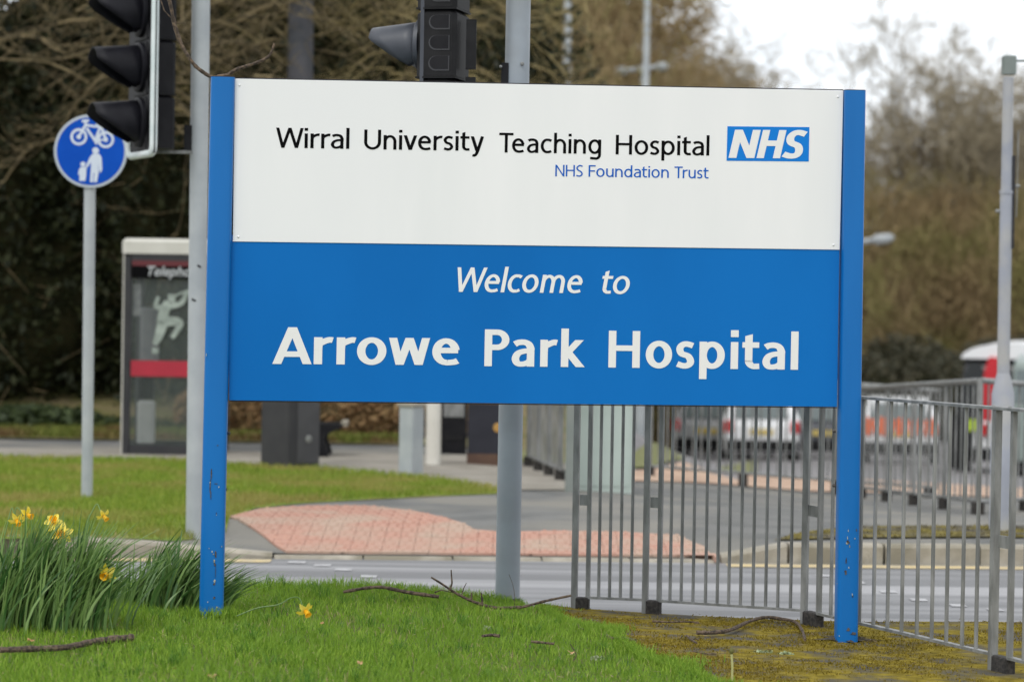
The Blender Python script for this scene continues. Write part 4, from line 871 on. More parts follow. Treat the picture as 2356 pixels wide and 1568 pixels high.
def car(u, v, Y, yaw, label, paint, plate=True, marks=None):
    t, tr, hw_ = vehicle('parked_car', u, v, Y, yaw, label, 'car', paint, HP, 1.74, .95, wx=(-1.3, 1.3)); yaw = YAW[0]
    def q(name, pts, mat):
        MB().add([tr(*p) for p in pts], [[0, 1, 2, 3]]).build(name, mat, t, fix=False)
    q('rear_window', [(-.62, -1.87, 1.02), (.62, -1.87, 1.02), (.54, -1.52, 1.36), (-.54, -1.52, 1.36)], CGL)
    for s in (-1, 1):
        MB().rbox(tr(s*.74, -1.97, .84), (.2, .12, .26), Matrix.Rotation(yaw, 3, 'Z'), .03).build('tail_light', RLIGHT, t)
        q('side_window', [(s*(hw_(1.03)+.004), -1.2, 1.03), (s*(hw_(1.03)+.004), .75, 1.03), (s*(hw_(1.38)+.006), .2, 1.38), (s*(hw_(1.38)+.006), -1.1, 1.38)], CGL)
    MB().rbox(tr(0, -2.02, .42), (1.6, .1, .24), Matrix.Rotation(yaw, 3, 'Z'), .03).build('bumper', DKGREY, t)
    if plate: MB().box(tr(0, -2.04, .72), (.52, .02, .12), Matrix.Rotation(yaw, 3, 'Z')).build('number_plate', PLATE, t)
    if marks:
        ORG_ = M('fluorescent_orange', (.85, .16, .04), rough=.5)
        for i in range(5): MB().box(tr(-.66+i*.33, -2.045, .88), (.27, .02, .36), Matrix.Rotation(yaw, 3, 'Z') @ Matrix.Rotation(.35*(1 if i < 2 else -1), 3, 'Y')).build('hazard_marking', ORG_, t)
    return t
SILV = M('silver_paint', (.45, .46, .47), rough=.3, metal=.3); CWH = M('white_car_paint', (.75, .76, .77), rough=.3); 
car(1625, 1000, 62, math.radians(-14), 'silver car in the distance, leftmost behind the guardrail bars', SILV)
car(1752, 1000, 60, math.radians(2), 'white car with a yellow rear plate seen between the bars', CWH)
car(2068, 1000, 58, math.radians(0), 'white car with orange rear markings right of the blue post', CWH, marks=True)
car(1892, 1000, 66, math.radians(0), 'dark car far off behind the right blue post', M('dark_car_paint', (.06, .065, .08), rough=.3))
VP = [(-2.6, .3), (-2.65, 1.0), (-2.6, 2.0), (-2.4, 2.3), (1.4, 2.35), (1.9, 2.1), (2.4, 1.2), (2.7, 1.0), (2.75, .3)]
RED = M('red_van_paint', (.55, .02, .03), rough=.35)
yw = math.radians(-3)
VP2 = [(-2.6, .3), (-2.65, 1.0), (-2.6, 1.9), (-2.45, 2.12), (1.4, 2.15), (1.9, 1.95), (2.4, 1.2), (2.7, 1.0), (2.75, .3)]
t, tr, hw_ = vehicle('red_van', 2322, 1000, 48, yw, 'tall dark van with a white roof and a red rear corner behind the grey column', 'van', M('black_van_paint', (.03, .032, .035), rough=.3), VP2, 1.9, 1.2, wx=(-1.8, 1.7), roof=.84, ww=.36); yw = YAW[0]
wn = [(-.90, 1.15), (-.56, 1.15), (-.50, 1.6), (-.48, 1.95), (-.60, 2.02), (-.74, 1.95), (-.84, 1.6)]
MB().add([tr(x, -2.67+.05*(z-1.15), z) for x, z in wn], [list(range(len(wn)))]).build('rear_window', M('dark_glass', (.012, .014, .014), rough=.2), t, fix=False)
MB().prism([(-.52, 1.0), (-.1, 1.0), (-.05, 2.08), (-.36, 2.12), (-.44, 1.9)], tr(0, -2.70, 0), Matrix.Rotation(yw, 3, 'Z') @ Vector((1, 0, 0)), (0, 0, 1), Matrix.Rotation(yw, 3, 'Z') @ Vector((0, 1, 0)), .10).build('red_corner', RED, t)
pr_ = [(.86*math.cos(a), 2.08+.28*math.sin(a)) for a in np.linspace(0, PI, 12)]
MB().prism(pr_, tr(0, -2.62, 0), Matrix.Rotation(yw, 3, 'Z') @ Vector((1, 0, 0)), (0, 0, 1), Matrix.Rotation(yw, 3, 'Z') @ Vector((0, 1, 0)), 4.2).build('roof', CWH, t, smooth=True)
MB().rbox(tr(-.86, -2.62, .62), (.3, .1, .95), Matrix.Rotation(yw, 3, 'Z'), .04).build('corner_panel', DKGREY, t)
MB().rbox(tr(-.35, -2.66, .78), (.5, .1, .5), Matrix.Rotation(yw, 3, 'Z'), .04).build('rear_panel', CWH, t)
for s in (-.45, .86): MB().rbox(tr(s, -2.73, .85), (.16, .1, .2), Matrix.Rotation(yw, 3, 'Z'), .03).build('tail_light', RLIGHT, t)
MB().rbox(tr(0, -2.72, .42), (1.8, .14, .22), Matrix.Rotation(yw, 3, 'Z'), .03).build('bumper', DKGREY, t)
MB().box(tr(-.62, -2.73, .92), (.16, .02, .2)).build('marking', M('hi_vis_yellow', (.55, .75, .05), rough=.5), t)
t, tr, hw_ = vehicle('grey_van', 2455, 1000, 43, 0, 'grey green van cut off by the right edge', 'van', M('grey_van_paint', (.24, .29, .27), rough=.4), [(-2.2, .3), (-2.2, 1.2), (-2.05, 1.9), (1.6, 1.95), (2.2, 1.1), (2.3, .3)], 1.85, 1.1, wx=(-1.5, 1.5), roof=.9, ww=.33)
MB().add([tr(-.84, -2.215, 1.25), tr(.84, -2.215, 1.25), tr(.8, -2.12, 1.76), tr(-.8, -2.12, 1.76)], [[0, 1, 2, 3]]).build('rear_window', CGL, t, fix=False)

# ------------------------------------------------------------------ trees and thickets
def ribbons(P0, P1, w0, w1):
    # thin two-bladed twigs between point arrays
    n = len(P0); d = P1-P0; d /= (np.linalg.norm(d, axis=1, keepdims=True)+1e-9)
    r = rng.normal(size=(n, 3)); a = np.cross(d, r); a /= (np.linalg.norm(a, axis=1, keepdims=True)+1e-9); b = np.cross(d, a)
    w0 = np.broadcast_to(w0, n)[:, None]/2; w1 = np.broadcast_to(w1, n)[:, None]/2
    V = np.stack([P0-a*w0, P0+a*w0, P0+b*w0*1.2, P1-a*w1, P1+a*w1, P1+b*w1*1.2], 1).reshape(-1, 3)
    base = (np.arange(n)*6)[:, None, None]
    T = np.array([[0, 1, 4], [0, 4, 3], [1, 2, 5], [1, 5, 4], [2, 0, 3], [2, 3, 5]])[None]+base
    return V, T.reshape(-1, 3)
def make_tree(name, loc, hgt, spread, label, cat, tmat, cmat, seed, levels=6, fan=(5, 5, 4, 4, 4, 3), droop=0., r0=.16, twig=.012, group=None, kink=.25, first=.25, stems=1):
    rr = random.Random(seed); t = thing(name, loc, label, cat, group); limbs = MB(); A = []; B = []; W0 = []; W1 = []
    def rvec(): return Vector((rr.gauss(0, 1), rr.gauss(0, 1), rr.gauss(0, 1)))
    def grow(p, d, ln, r, lv):
        nseg = 4 if lv < 3 else 3; pts = [p.copy()]; rad = [r]
        for i in range(nseg):
            d = (d + rvec()*kink*.5 + Vector((0, 0, .10 if lv < 3 else -droop))).normalized(); p = p+d*(ln/nseg); pts.append(p.copy()); rad.append(r*(1-.5*(i+1)/nseg))
        if lv < 3: limbs.tube(pts, rad, 6 if lv < 2 else 4, cap=False)
        else:
            for i in range(nseg): A.append(pts[i]); B.append(pts[i+1]); W0.append(max(rad[i]*2, twig)); W1.append(max(rad[i+1]*2, twig*.6))
        if lv >= levels: return
        for k in range(fan[lv]):
            f = rr.uniform(first if lv == 0 else .3, 1.0); idx = min(int(f*nseg), nseg-1); q = pts[idx].lerp(pts[idx+1], f*nseg-idx)
            side = rvec(); side = (side-d*side.dot(d)).normalized(); up_ = .45 if lv < 2 else .1
            nd = (d*rr.uniform(.5, .9)+side*rr.uniform(.6, 1.1)*spread+Vector((0, 0, up_))).normalized()
            grow(q, nd, ln*rr.uniform(.5, .72), rad[idx]*.58, lv+1)
    base = Vector(loc)
    for s in range(stems): grow(base+Vector((rr.uniform(-.3, .3), rr.uniform(-.3, .3), -.1))*(stems > 1)+Vector((0, 0, -.1)), (Vector((0, 0, 1))+rvec()*(.25 if stems > 1 else .04)).normalized(), hgt*.52, r0, 0)
    limbs.build('trunk', tmat, t, smooth=True, fix=False)
    V, T = ribbons(np.array([tuple(p) for p in A]), np.array([tuple(p) for p in B]), np.array(W0), np.array(W1)); npmesh('crown', V, T, cmat, t)
    return t
def blob_mass(mb, c, r, seed, n=14):
    rr = random.Random(seed); ph = [rr.uniform(0, 6) for _ in range(6)]; vs = []; fs = []
    for i in range(n+1):
        th = PI*i/n
        for j in range(n*2):
            f = 2*PI*j/(n*2); q = 1+.16*math.sin(3*f+ph[0]+2*th)+.12*math.sin(5*th+ph[1])*math.cos(4*f+ph[2])+.06*math.sin(9*f+ph[3]+7*th)
            vs.append((c[0]+r[0]*q*math.sin(th)*math.cos(f), c[1]+r[1]*q*math.sin(th)*math.sin(f), c[2]+r[2]*q*math.cos(th)))
    for i in range(n):
        for j in range(2*n): fs.append([i*2*n+j, i*2*n+(j+1) % (2*n), (i+1)*2*n+(j+1) % (2*n), (i+1)*2*n+j])
    mb.add(vs, fs)
def leaves(n, cen, rad, size, shell=.75, flat=.6):
    d = rng.normal(size=(n, 3)); d /= np.linalg.norm(d, axis=1, keepdims=True); rr = rng.uniform(shell, 1.12, n)[:, None]
    P = np.array(cen)+d*np.array(rad)*rr; a = rng.normal(size=(n, 3)); a /= np.linalg.norm(a, axis=1, keepdims=True); b = np.cross(a, rng.normal(size=(n, 3))); b /= np.linalg.norm(b, axis=1, keepdims=True)
    s = (size*rng.uniform(.6, 1.4, n))[:, None]; V = np.stack([P-a*s, P+b*s*flat, P+a*s, P-b*s*flat], 1).reshape(-1, 3)
    base = (np.arange(n)*4)[:, None, None]; T = (np.array([[0, 1, 2], [0, 2, 3]])[None]+base).reshape(-1, 3); return V, T
def join(parts):
    V = []; T = []; o = 0
    for v, t in parts: V.append(v); T.append(t+o); o += len(v)
    return np.concatenate(V), np.concatenate(T)
def shrub(name, loc, r, label, mat, nl, size, core, seed, twmat=None, ntw=0, flat=.6):
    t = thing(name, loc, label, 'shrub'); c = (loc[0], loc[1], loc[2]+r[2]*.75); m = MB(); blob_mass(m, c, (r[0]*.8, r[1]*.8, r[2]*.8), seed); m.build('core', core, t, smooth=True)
    V, T = leaves(nl, c, r, size, flat=flat); npmesh('foliage', V, T, mat, t)
    if ntw:
        d = rng.normal(size=(ntw, 3)); d /= np.linalg.norm(d, axis=1, keepdims=True); P0 = np.array(c)+d*np.array(r)*rng.uniform(.7, 1.05, ntw)[:, None]
        q = rng.normal(size=(ntw, 3))*.35+d*.3; V, T = ribbons(P0, P0+q*rng.uniform(.4, 1.2, ntw)[:, None], .016, .006); tag(npmesh('twigs', V, T, twmat, t), kind='stuff')
    return t
# dark thicket behind the path on the left
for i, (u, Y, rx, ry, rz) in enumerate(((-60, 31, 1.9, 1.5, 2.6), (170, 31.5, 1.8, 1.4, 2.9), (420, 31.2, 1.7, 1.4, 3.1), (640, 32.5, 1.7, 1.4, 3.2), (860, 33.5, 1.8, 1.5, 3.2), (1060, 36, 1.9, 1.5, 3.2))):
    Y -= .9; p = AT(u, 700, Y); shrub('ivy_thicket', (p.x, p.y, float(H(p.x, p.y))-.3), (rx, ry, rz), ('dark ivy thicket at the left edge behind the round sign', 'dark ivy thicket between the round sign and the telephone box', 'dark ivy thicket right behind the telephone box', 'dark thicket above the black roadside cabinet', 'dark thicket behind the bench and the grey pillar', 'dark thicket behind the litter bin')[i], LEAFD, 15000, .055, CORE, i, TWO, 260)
for i, (u, Y, rx, mat, lb) in enumerate(((790, 28.1, .50, BRACK, 'low brown bracken right of the black cabinet'), (880, 28.0, .42, BRACK, 'reddish brown bracken left of the grey pillar'), (560, 28.2, .45, BRACK, 'brown and green undergrowth behind the left blue post'), (60, 28.4, .60, LEAFM, 'green undergrowth at the left edge behind the path'), (240, 28.5, .5, LEAFM, 'green undergrowth beside the round sign post'), (400, 28.4, .45, LEAFM, 'green undergrowth seen through the telephone box'), (835, 28.9, .5, LEAFM, 'green shoots between the two brown bracken patches'), (1010, 28.3, .5, BRACK, 'brown brush behind the white bollard'))):
    p = AT(u, 700, Y); rz_ = .40 if mat is BRACK else random.uniform(.07, .20); shrub('undergrowth', (p.x, p.y, float(H(p.x, p.y))-.12), (rx*1.5, .5, rz_), lb, mat, 4500, .06, CORE2 if mat is BRACK else CORE, 30+i, flat=.22 if mat is BRACK else .6)
gpoly = [(-9, 26.6), (-.9, 26.6), (-1.2, 28.6), (-9, 28.6)]
gx, gy = scatter(gpoly, 22000); V, T = blades(np.stack([gx, gy, H(gx, gy)+.02], 1), rng.uniform(.04, .11, len(gx)), .014, .6)
sheet('bank', [(-14, 26.5), (1.2, 26.5), (.6, 31), (-14, 31)], H, .02, BANKM, .5)
tag(npmesh('bank_grass', V, T, GRASSB), 'rough grass on the bank below the dark thicket', 'grass', kind='stuff')
# bare trees hanging in front of the thicket and over it
def tangle_tree(label, u, Y, n, zmin, zmax, seed, mat, sx=.9):
    g = AT(u, 700, Y); g.z = float(H(g.x, g.y)); t = thing('bare_tree', g, label, 'tree'); rr = random.Random(seed); A = []; B = []; W0 = []; W1 = []
    MB().tube([g+Vector((0, 3.2, -.1)), g+Vector((.1, 3.2, 2.2)), g+Vector((-.1, 3., 4.6)), g+Vector((.1, 1.2, 6.5))], [.12, .10, .08, .04], 8).build('trunk', BARK, t, smooth=True)
    def arc_(p, ang, L_, r, lv):
        d = Vector((math.cos(ang), math.sin(ang)*.55, 0)); dr = rr.uniform(.6, 1.5); upt = rr.uniform(.4, 1.7); k0 = rr.uniform(-.5, .9); N_ = 9; last = p; wob = rr.uniform(0, 6)
        for i in range(1, N_+1):
            f = i/N_; q = p+d*(L_*f)+Vector((0, 0, L_*(k0*f-dr*f*f+upt*.75*f**3.2)))+Vector((math.sin(wob+f*7), math.cos(wob*2+f*6), math.sin(wob*3+f*8)))*(.05*L_*f)
            A.append(last); B.append(q); W0.append(r*2*(1-.75*(i-1)/N_)); W1.append(r*2*(1-.75*i/N_)); last = q
            if lv < 2 and i > 2 and rr.random() < (.85 if lv == 0 else .5): arc_(q, ang+rr.uniform(-1.2, 1.2), L_*rr.uniform(.3, .55), r*.5, lv+1)
    for k in range(n):
        z = zmin+(zmax-zmin)*rr.random()**.8; arc_(Vector((g.x+rr.gauss(0, sx), g.y+rr.gauss(0, .35), z)), rr.choice((0, PI))+rr.gauss(0, .7), rr.uniform(.7, 2.1), rr.uniform(.009, .022), 0)
    V, T = ribbons(np.array([tuple(p) for p in A]), np.array([tuple(p) for p in B]), np.array(W0), np.array(W1)); npmesh('crown', V, T, mat, t)
tangle_tree('bare olive tree in the top left corner', 20, 27.9, 62, 3.2, 6.6, 11, TWO)
tangle_tree('bare tangled tree behind the black traffic light', 270, 27.6, 62, 3.0, 6.6, 12, TWO)
tangle_tree('bare tangled tree behind the left grey pole', 520, 27.9, 62, 3.1, 6.6, 13, TWO)
tangle_tree('bare tangled tree above the left part of the white panel', 740, 28.6, 90, 3.1, 7.0, 14, TWO2)
tangle_tree('bare yellowish tree behind the dark grey traffic light', 960, 31, 90, 3.0, 7.4, 15, TWO2)
p = AT(680, 700, 27.9); m = thing('tree_trunk', (p.x, p.y, 0), 'thick dark trunk above the white panel left of the traffic light', 'tree')
MB().tube([(p.x, p.y, -.1), (p.x+.03, p.y, 2.2), (p.x, p.y, 5.5)], [.17, .145, .13], 14).build('trunk', M('dark_trunk', (.06, .065, .075), (.09, .09, .1), 4, rough=.95, bump=.5), m, smooth=True)
V_, T_ = leaves(400, (p.x, p.y, 5.2), (.5, .5, .5), .04); npmesh('crown', V_, T_, LEAFD, m)
# far woods right of them
wood = []
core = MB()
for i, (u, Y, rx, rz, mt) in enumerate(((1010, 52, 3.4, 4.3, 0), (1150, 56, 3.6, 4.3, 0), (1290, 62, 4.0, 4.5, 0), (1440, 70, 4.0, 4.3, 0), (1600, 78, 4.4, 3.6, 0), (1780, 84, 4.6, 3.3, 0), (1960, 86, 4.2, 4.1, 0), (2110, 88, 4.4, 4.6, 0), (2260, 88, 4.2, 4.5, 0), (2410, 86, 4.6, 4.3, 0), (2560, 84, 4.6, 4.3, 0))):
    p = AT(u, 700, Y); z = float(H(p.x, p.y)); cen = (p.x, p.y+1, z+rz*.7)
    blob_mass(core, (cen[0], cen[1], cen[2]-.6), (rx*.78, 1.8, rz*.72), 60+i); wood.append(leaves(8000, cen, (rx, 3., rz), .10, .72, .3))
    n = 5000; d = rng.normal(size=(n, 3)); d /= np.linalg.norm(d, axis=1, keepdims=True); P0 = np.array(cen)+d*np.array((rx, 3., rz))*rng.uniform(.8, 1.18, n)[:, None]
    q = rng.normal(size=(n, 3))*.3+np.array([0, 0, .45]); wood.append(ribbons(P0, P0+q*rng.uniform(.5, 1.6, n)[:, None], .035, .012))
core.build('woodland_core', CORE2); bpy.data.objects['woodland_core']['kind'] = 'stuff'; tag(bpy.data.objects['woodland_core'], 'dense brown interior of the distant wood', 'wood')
V, T = join(wood); tag(npmesh('woodland', V, T, WOODM), 'brown leafless wood beyond the car park', 'wood', kind='stuff')
for i, (u, Y, rx, lb) in enumerate(((1960, 78, 2.2, 'dark evergreen bushes right of the blue post below the wood'), (2080, 79, 2.0, 'dark evergreen bushes in the middle of the far wood edge'), (2190, 78, 1.8, 'dark evergreen bushes left of the red van'), (2330, 79, 2.2, 'dark evergreen bushes at the right end of the wood'))):
    p = AT(u, 700, Y); shrub('evergreen_bushes', (p.x, p.y, float(H(p.x, p.y))-.2), (rx, 1.2, 1.5+.3*(i % 2)), lb, LEAFW, 6000, .09, CORE, 80+i)
protoB = make_tree('bare_tree', (0, 0, 0), 12, .95, 'x', 'tree', BARK, TWB, 21, levels=6, fan=(8, 5, 4, 4, 3, 3), r0=.20, twig=.030, kink=.35)
protoG = make_tree('bare_tree', (0, 0, 0), 12, .85, 'x', 'tree', M('grey_bark', (.17, .15, .13), rough=.9), TWG, 22, levels=6, fan=(9, 5, 4, 4, 3, 3), r0=.20, twig=.028, kink=.3)
far = [(protoB, 1090, 58, 1.05, 'brown bare tree between the traffic light and the thick pole'), (protoB, 1270, 64, 1.12, 'brown bare tree just right of the thick grey pole'), (protoB, 1385, 70, 1.12, 'brown bare tree left of the slim lamp column'),
       (protoG, 1540, 84, 1.04, 'grey bare tree right of the slim lamp column'), (protoG, 1705, 92, 1.13, 'small grey bare tree above the logo side of the panel'), (protoG, 2060, 94, 1.16, 'tall grey bare tree right of the right blue post'), (protoG, 2185, 98, 1.06, 'grey bare tree between the right blue post and the grey column'), (protoG, 2320, 95, .92, 'grey bare tree at the right edge behind the column'), (protoG, 1925, 94, .86, 'low grey bare tree behind the top of the right blue post'),
       (protoG, 1785, 96, 1.04, 'faint grey bare tree above the logo patch'), (protoB, 2130, 95, .92, 'brown tree among the grey ones right of the blue post'), (protoB, 1460, 82, 1.02, 'brown bare tree directly behind the slim lamp column'), (protoB, 1600, 90, 1.06, 'brown bare tree above the word Hospital on the white panel')]
used = set()
for i, (pr_, u, Y, s_, lb) in enumerate(far):
    p = AT(u, 700, Y); loc = (p.x, p.y, float(H(p.x, p.y))-.1)
    if pr_ not in used: used.add(pr_); pr_.location = loc; pr_.scale = (s_,)*3; pr_.rotation_euler = (0, 0, i); pr_['label'] = lb; pr_['group'] = 'bare trees beyond the road'
    else: copy_tree(pr_, loc, i*1.3, s_, lb)

# ------------------------------------------------------------------ daffodils
def leafmesh(n, cen, rad, hmin, hmax, lean, az, seed):
    # strap leaves, 5 segments, folded
    r = np.random.default_rng(seed); a = r.uniform(0, 2*PI, n); q = np.abs(r.normal(0, .62, n)); x = cen[0]+rad[0]*q*np.cos(a); y = cen[1]+rad[1]*q*np.sin(a); z = HN(x, y)-.01
    h = r.uniform(hmin, hmax, n); l = np.clip(r.normal(lean, .22, n), .0, 1.1); t = r.normal(az, .75, n); h = h*np.clip(1.12-.22*q, .5, 1.2); w = r.uniform(.007, .015, n); tw = r.uniform(0, PI, n)
    D = np.stack([np.cos(t), np.sin(t)*.7, 0*t], 1); Sd = np.stack([np.cos(tw), np.sin(tw), 0*tw], 1); V = []; K = 6
    for k in range(K):
        f = k/(K-1); c = np.stack([x, y, z], 1)+D*(h*l*f**1.8)[:, None]+np.array([0, 0, 1.])*(h*(f-.28*l*f**2.6))[:, None]; ww = (w*(1-.9*max(0, f-.55)/.45*.95)/2)[:, None]
        V += [c-Sd*ww, c+Sd*ww]
    V = np.stack(V, 1).reshape(-1, 3); base = (np.arange(n)*2*K)[:, None, None]; T = []
    for k in range(K-1): T += [[2*k, 2*k+1, 2*k+3], [2*k, 2*k+3, 2*k+2]]
    return V, (np.array(T)[None]+base).reshape(-1, 3)
def clump(label, cen, rads, n, h0, h1, lean, az, seed):
    t = thing('daffodil_clump', (cen[0], cen[1], float(HN(*cen))), label, 'daffodils'); V, T = leafmesh(n, cen, rads, h0, h1, lean, az, seed); o = npmesh('leaves', V, T, DAFL, t); o['kind'] = 'stuff'; return t
def g3(u, v): return GP(u, v, .08)
for cu, cv, dy, rx, ry, n_, h0, h1, le, az, sd_, lb in (
    (40, 1462, .12, .26, .15, 760, .24, .50, .40, .15, 1, 'large clump of daffodil leaves at the left edge'),
    (160, 1468, .06, .13, .13, 430, .22, .50, .42, .2, 2, 'front clump of daffodil leaves with two blooms above it'),
    (392, 1412, .14, .16, .10, 330, .20, .38, .55, .1, 3, 'lower clump of daffodil leaves beside the left blue post'),
    (330, 1405, .22, .08, .08, 70, .22, .40, .35, .3, 5, 'small clump of daffodil leaves between the two larger ones'),
    (448, 1414, .10, .08, .07, 110, .16, .32, .75, .1, 6, 'leaning daffodil leaves touching the left blue post'),
    (285, 1412, .25, .12, .06, 60, .14, .30, .5, .2, 7, 'sparse daffodil leaves filling the gap between the clumps'),
    (500, 1408, .13, .05, .05, 34, .14, .30, .85, .1, 4, 'tuft of daffodil leaves poking out behind the left blue post')):
    a = g3(cu, cv); clump(lb, (a.x, a.y+dy), (rx, ry), n_, h0, h1, le, az, sd_)
def daffodil(u, v, Y, ub, vb, face, size, label, tilt=0., bend=None):
    size *= 1.32
    c = AT(u, v, Y); g = AT(ub, vb, Y); g.z = float(HN(g.x, g.y)) if ub != 545 else g.z; t = thing('daffodil', g, label, 'daffodil', 'daffodil flowers')
    f = Vector(face).normalized(); back = c-f*size*.35
    mid = bend or (g.lerp(back, .6)+Vector((-.03, 0, .04)))
    hook = back-f*.03+Vector((0, 0, .012)); pts = [g, g.lerp(mid, .5)+Vector((0, 0, .01)), mid, mid.lerp(hook, .6)+Vector((0, 0, .012)), hook, back]
    sp_ = [];
    for i in range(len(pts)-1):
        A_, B_, C_, D_ = pts[max(i-1, 0)], pts[i], pts[i+1], pts[min(i+2, len(pts)-1)]
        for q in range(5): w_ = q/5; sp_.append(.5*(2*B_+(C_-A_)*w_+(2*A_-5*B_+4*C_-D_)*w_*w_+(3*B_-A_-3*C_+D_)*w_**3))
    sp_.append(pts[-1]); MB().tube(sp_, .0028, 6).build('stem', DAFL, t, smooth=True)
    R = f.to_track_quat('Z', 'Y').to_matrix()
    for k in range(6):
        an = 2*PI*k/6+tilt; e1 = R @ Vector((math.cos(an), math.sin(an), 0)); e2 = R @ Vector((-math.sin(an), math.cos(an), 0)); vs = []; fs = []; K = 6
        for i in range(K):
            s_ = i/(K-1); w_ = size*(.06+.23*math.sin(PI*min(1, s_*.95+.08))**.8)*(1 if s_ < 1 else .05); lift = size*(.16*s_-.28*s_*s_)+(.06*size*s_ if k % 2 else -.05*size*s_)
            ct = c+e1*(size*.5*s_+.002)+f*lift
            vs += [ct-e2*w_*.5+f*.004*math.sin(s_*9+k), ct+f*(-.06*size*math.sin(PI*s_)), ct+e2*w_*.5]
        for i in range(K-1):
            for j in (0, 1): fs.append([i*3+j, i*3+j+1, i*3+j+4, i*3+j+3])
        MB().add(vs, fs).build('petal', PETAL, t, smooth=True, fix=False)
    m = MB(); n = 18; vs = []; fs = []
    for i, (r_, z_) in enumerate(((.07, -.02), (.12, .10), (.14, .24), (.155, .34), (.20, .40))):
        for q in range(n): th = 2*PI*q/n; rr = size*r_*(1+(.09*math.sin(th*6) if i == 4 else 0)); vs.append(c+R @ Vector((rr*math.cos(th), rr*math.sin(th), size*z_)))
    for i in range(4):
        for q in range(n): fs.append([i*n+q, i*n+(q+1) % n, (i+1)*n+(q+1) % n, (i+1)*n+q])
    m.add(vs, fs).build('trumpet', CORONA, t, smooth=True, fix=False)
daffodil(38, 1195, 11.3, 5, 1440, (.5, -.6, -.7), .055, 'yellow daffodil at the far left, lower of the leftmost pair', .2)
daffodil(61, 1183, 11.35, 20, 1440, (.8, -.4, -.25), .056, 'yellow daffodil with orange trumpet, upper of the leftmost pair', .5)
daffodil(123, 1200, 11.3, 90, 1450, (.1, -.8, .45), .066, 'pale yellow daffodil just above the open one in the front clump', .1)
daffodil(142, 1227, 11.15, 120, 1460, (.05, -1, .05), .076, 'fully open daffodil facing the camera', .35)
daffodil(238, 1185, 11.4, 165, 1430, (.55, -.4, -.6), .050, 'small nodding daffodil on a long arched stem', .3, bend=AT(196, 1215, 11.4))
daffodil(246, 1319, 10.7, 262, 1430, (-.25, -.75, -.25), .064, 'single daffodil hanging low between the leaf clumps', .6, bend=AT(226, 1316, 10.72))
daffodil(702, 1403, 10.9, 545, 1416, (.5, -.6, -.6), .058, 'fallen daffodil lying on the lawn right of the left blue post', .4, bend=AT(640, 1390, 10.9))

# ------------------------------------------------------------------ fallen sticks, leaves, the branch on the sign
def twig(name, pts, r0, r1, label, cat='stick', side=(), rough=.4, nod=True):
    P = [Vector(p) for p in pts]; S2 = []
    for i in range(len(P)-1):
        A_, B_, C_, D_ = P[max(i-1, 0)], P[i], P[i+1], P[min(i+2, len(P)-1)]
        for q in range(6): w = q/6; S2.append(.5*(2*B_+(C_-A_)*w+(2*A_-5*B_+4*C_-D_)*w*w+(3*B_-A_-3*C_+D_)*w**3))
    S2.append(P[-1]); n = len(S2); rr = []
    for i in range(n): f = i/(n-1); r = r0+(r1-r0)*f; rr.append(r*(1+rough*random.uniform(-.3, .55)) if nod else r)
    t = thing(name, P[0], label, cat); MB().tube(S2, rr, 8).build('stem', TWIGM, t, smooth=True)
    for s in side: MB().tube([Vector(q) for q in s[0]], [s[1]*(1-.5*i/(len(s[0])-1)) for i in range(len(s[0]))], 6).build('side_twig', TWIGM, t, smooth=True)
    return t
TP = lambda *l, Y=None: [AT(u, v, Y) for u, v in l]
yb = F/521-.01
twig('branch', TP((376, -40), (392, 10), (402, 60), (420, 108), (446, 148), (470, 168), (486, 177), (500, 177.5), Y=yb), .0085, .0075, 'thin bare branch curving down onto the left blue post', 'branch',
     side=[(TP((366, -10), (378, 25), (397, 45), Y=yb), .0035), (TP((398, 46), (410, 55), (420, 53), Y=yb), .0025)])
twig('branch', TP((500, 176), (522, 173), (545, 160), (575, 150), (602, 140), (620, 128), (629, 108), (632, 100), Y=yb), .0085, .0045, 'thin bare branch rising right from the top of the left blue post', 'branch', side=[(TP((612, 135), (626, 124), (634, 118), Y=yb), .003), (TP((626, 116), (631, 106), (628, 98), Y=yb), .003)])
def GN(l, dz=.02): return [(lambda p: Vector((p.x, p.y, p.z)))(GP(u, v, float(HN(GP(u, v).x, 12))+dz)) for u, v in l]
twig('stick', GN([(0, 1494), (60, 1492), (150, 1488), (210, 1476), (260, 1470), (305, 1466)], .05), .010, .016, 'long brown stick lying on the lawn below the daffodils')
Yl = 12.75
twig('stick', TP((790, 1361), (840, 1352), (880, 1350), (930, 1360), (975, 1367), (1010, 1372), Y=12.25), .007, .009, 'arched stick at the back edge of the lawn')
twig('stick', TP((992, 1327), (1018, 1343), (1040, 1358), (1065, 1372), (1100, 1387), (1140, 1397), (1200, 1396), Y=12.2), .0045, .008, 'forked dead branch with upright twigs beside the middle pole',
     side=[(TP((1035, 1358), (1040, 1340), (1038, 1310), Y=12.2), .0055), (TP((1062, 1368), (1067, 1352), (1073, 1340), Y=12.2), .003), (TP((1110, 1392), (1109, 1376), (1107, 1362), Y=12.2), .006), (TP((1083, 1382), (1085, 1372), (1085, 1362), Y=12.2), .006), (TP((1000, 1362), (1015, 1356), (1040, 1362), Y=12.2), .004)])
twig('stick', TP((1200, 1396), (1220, 1391), (1245, 1384), (1280, 1376), (1314, 1369), Y=12.2), .006, .0055, 'slanting stick leaning right from the foot of the middle pole')
twig('grass_stalk', TP((1185, 1400), (1184, 1370), (1180, 1345), (1171, 1320), Y=12.3), .0012, .001, 'thin dry stalk standing in front of the middle pole', 'stalk', nod=False)
twig('stick', GN([(1319, 1424), (1328, 1436), (1341, 1447)], .024), .004, .005, 'short stick on the moss beside the lawn edge')
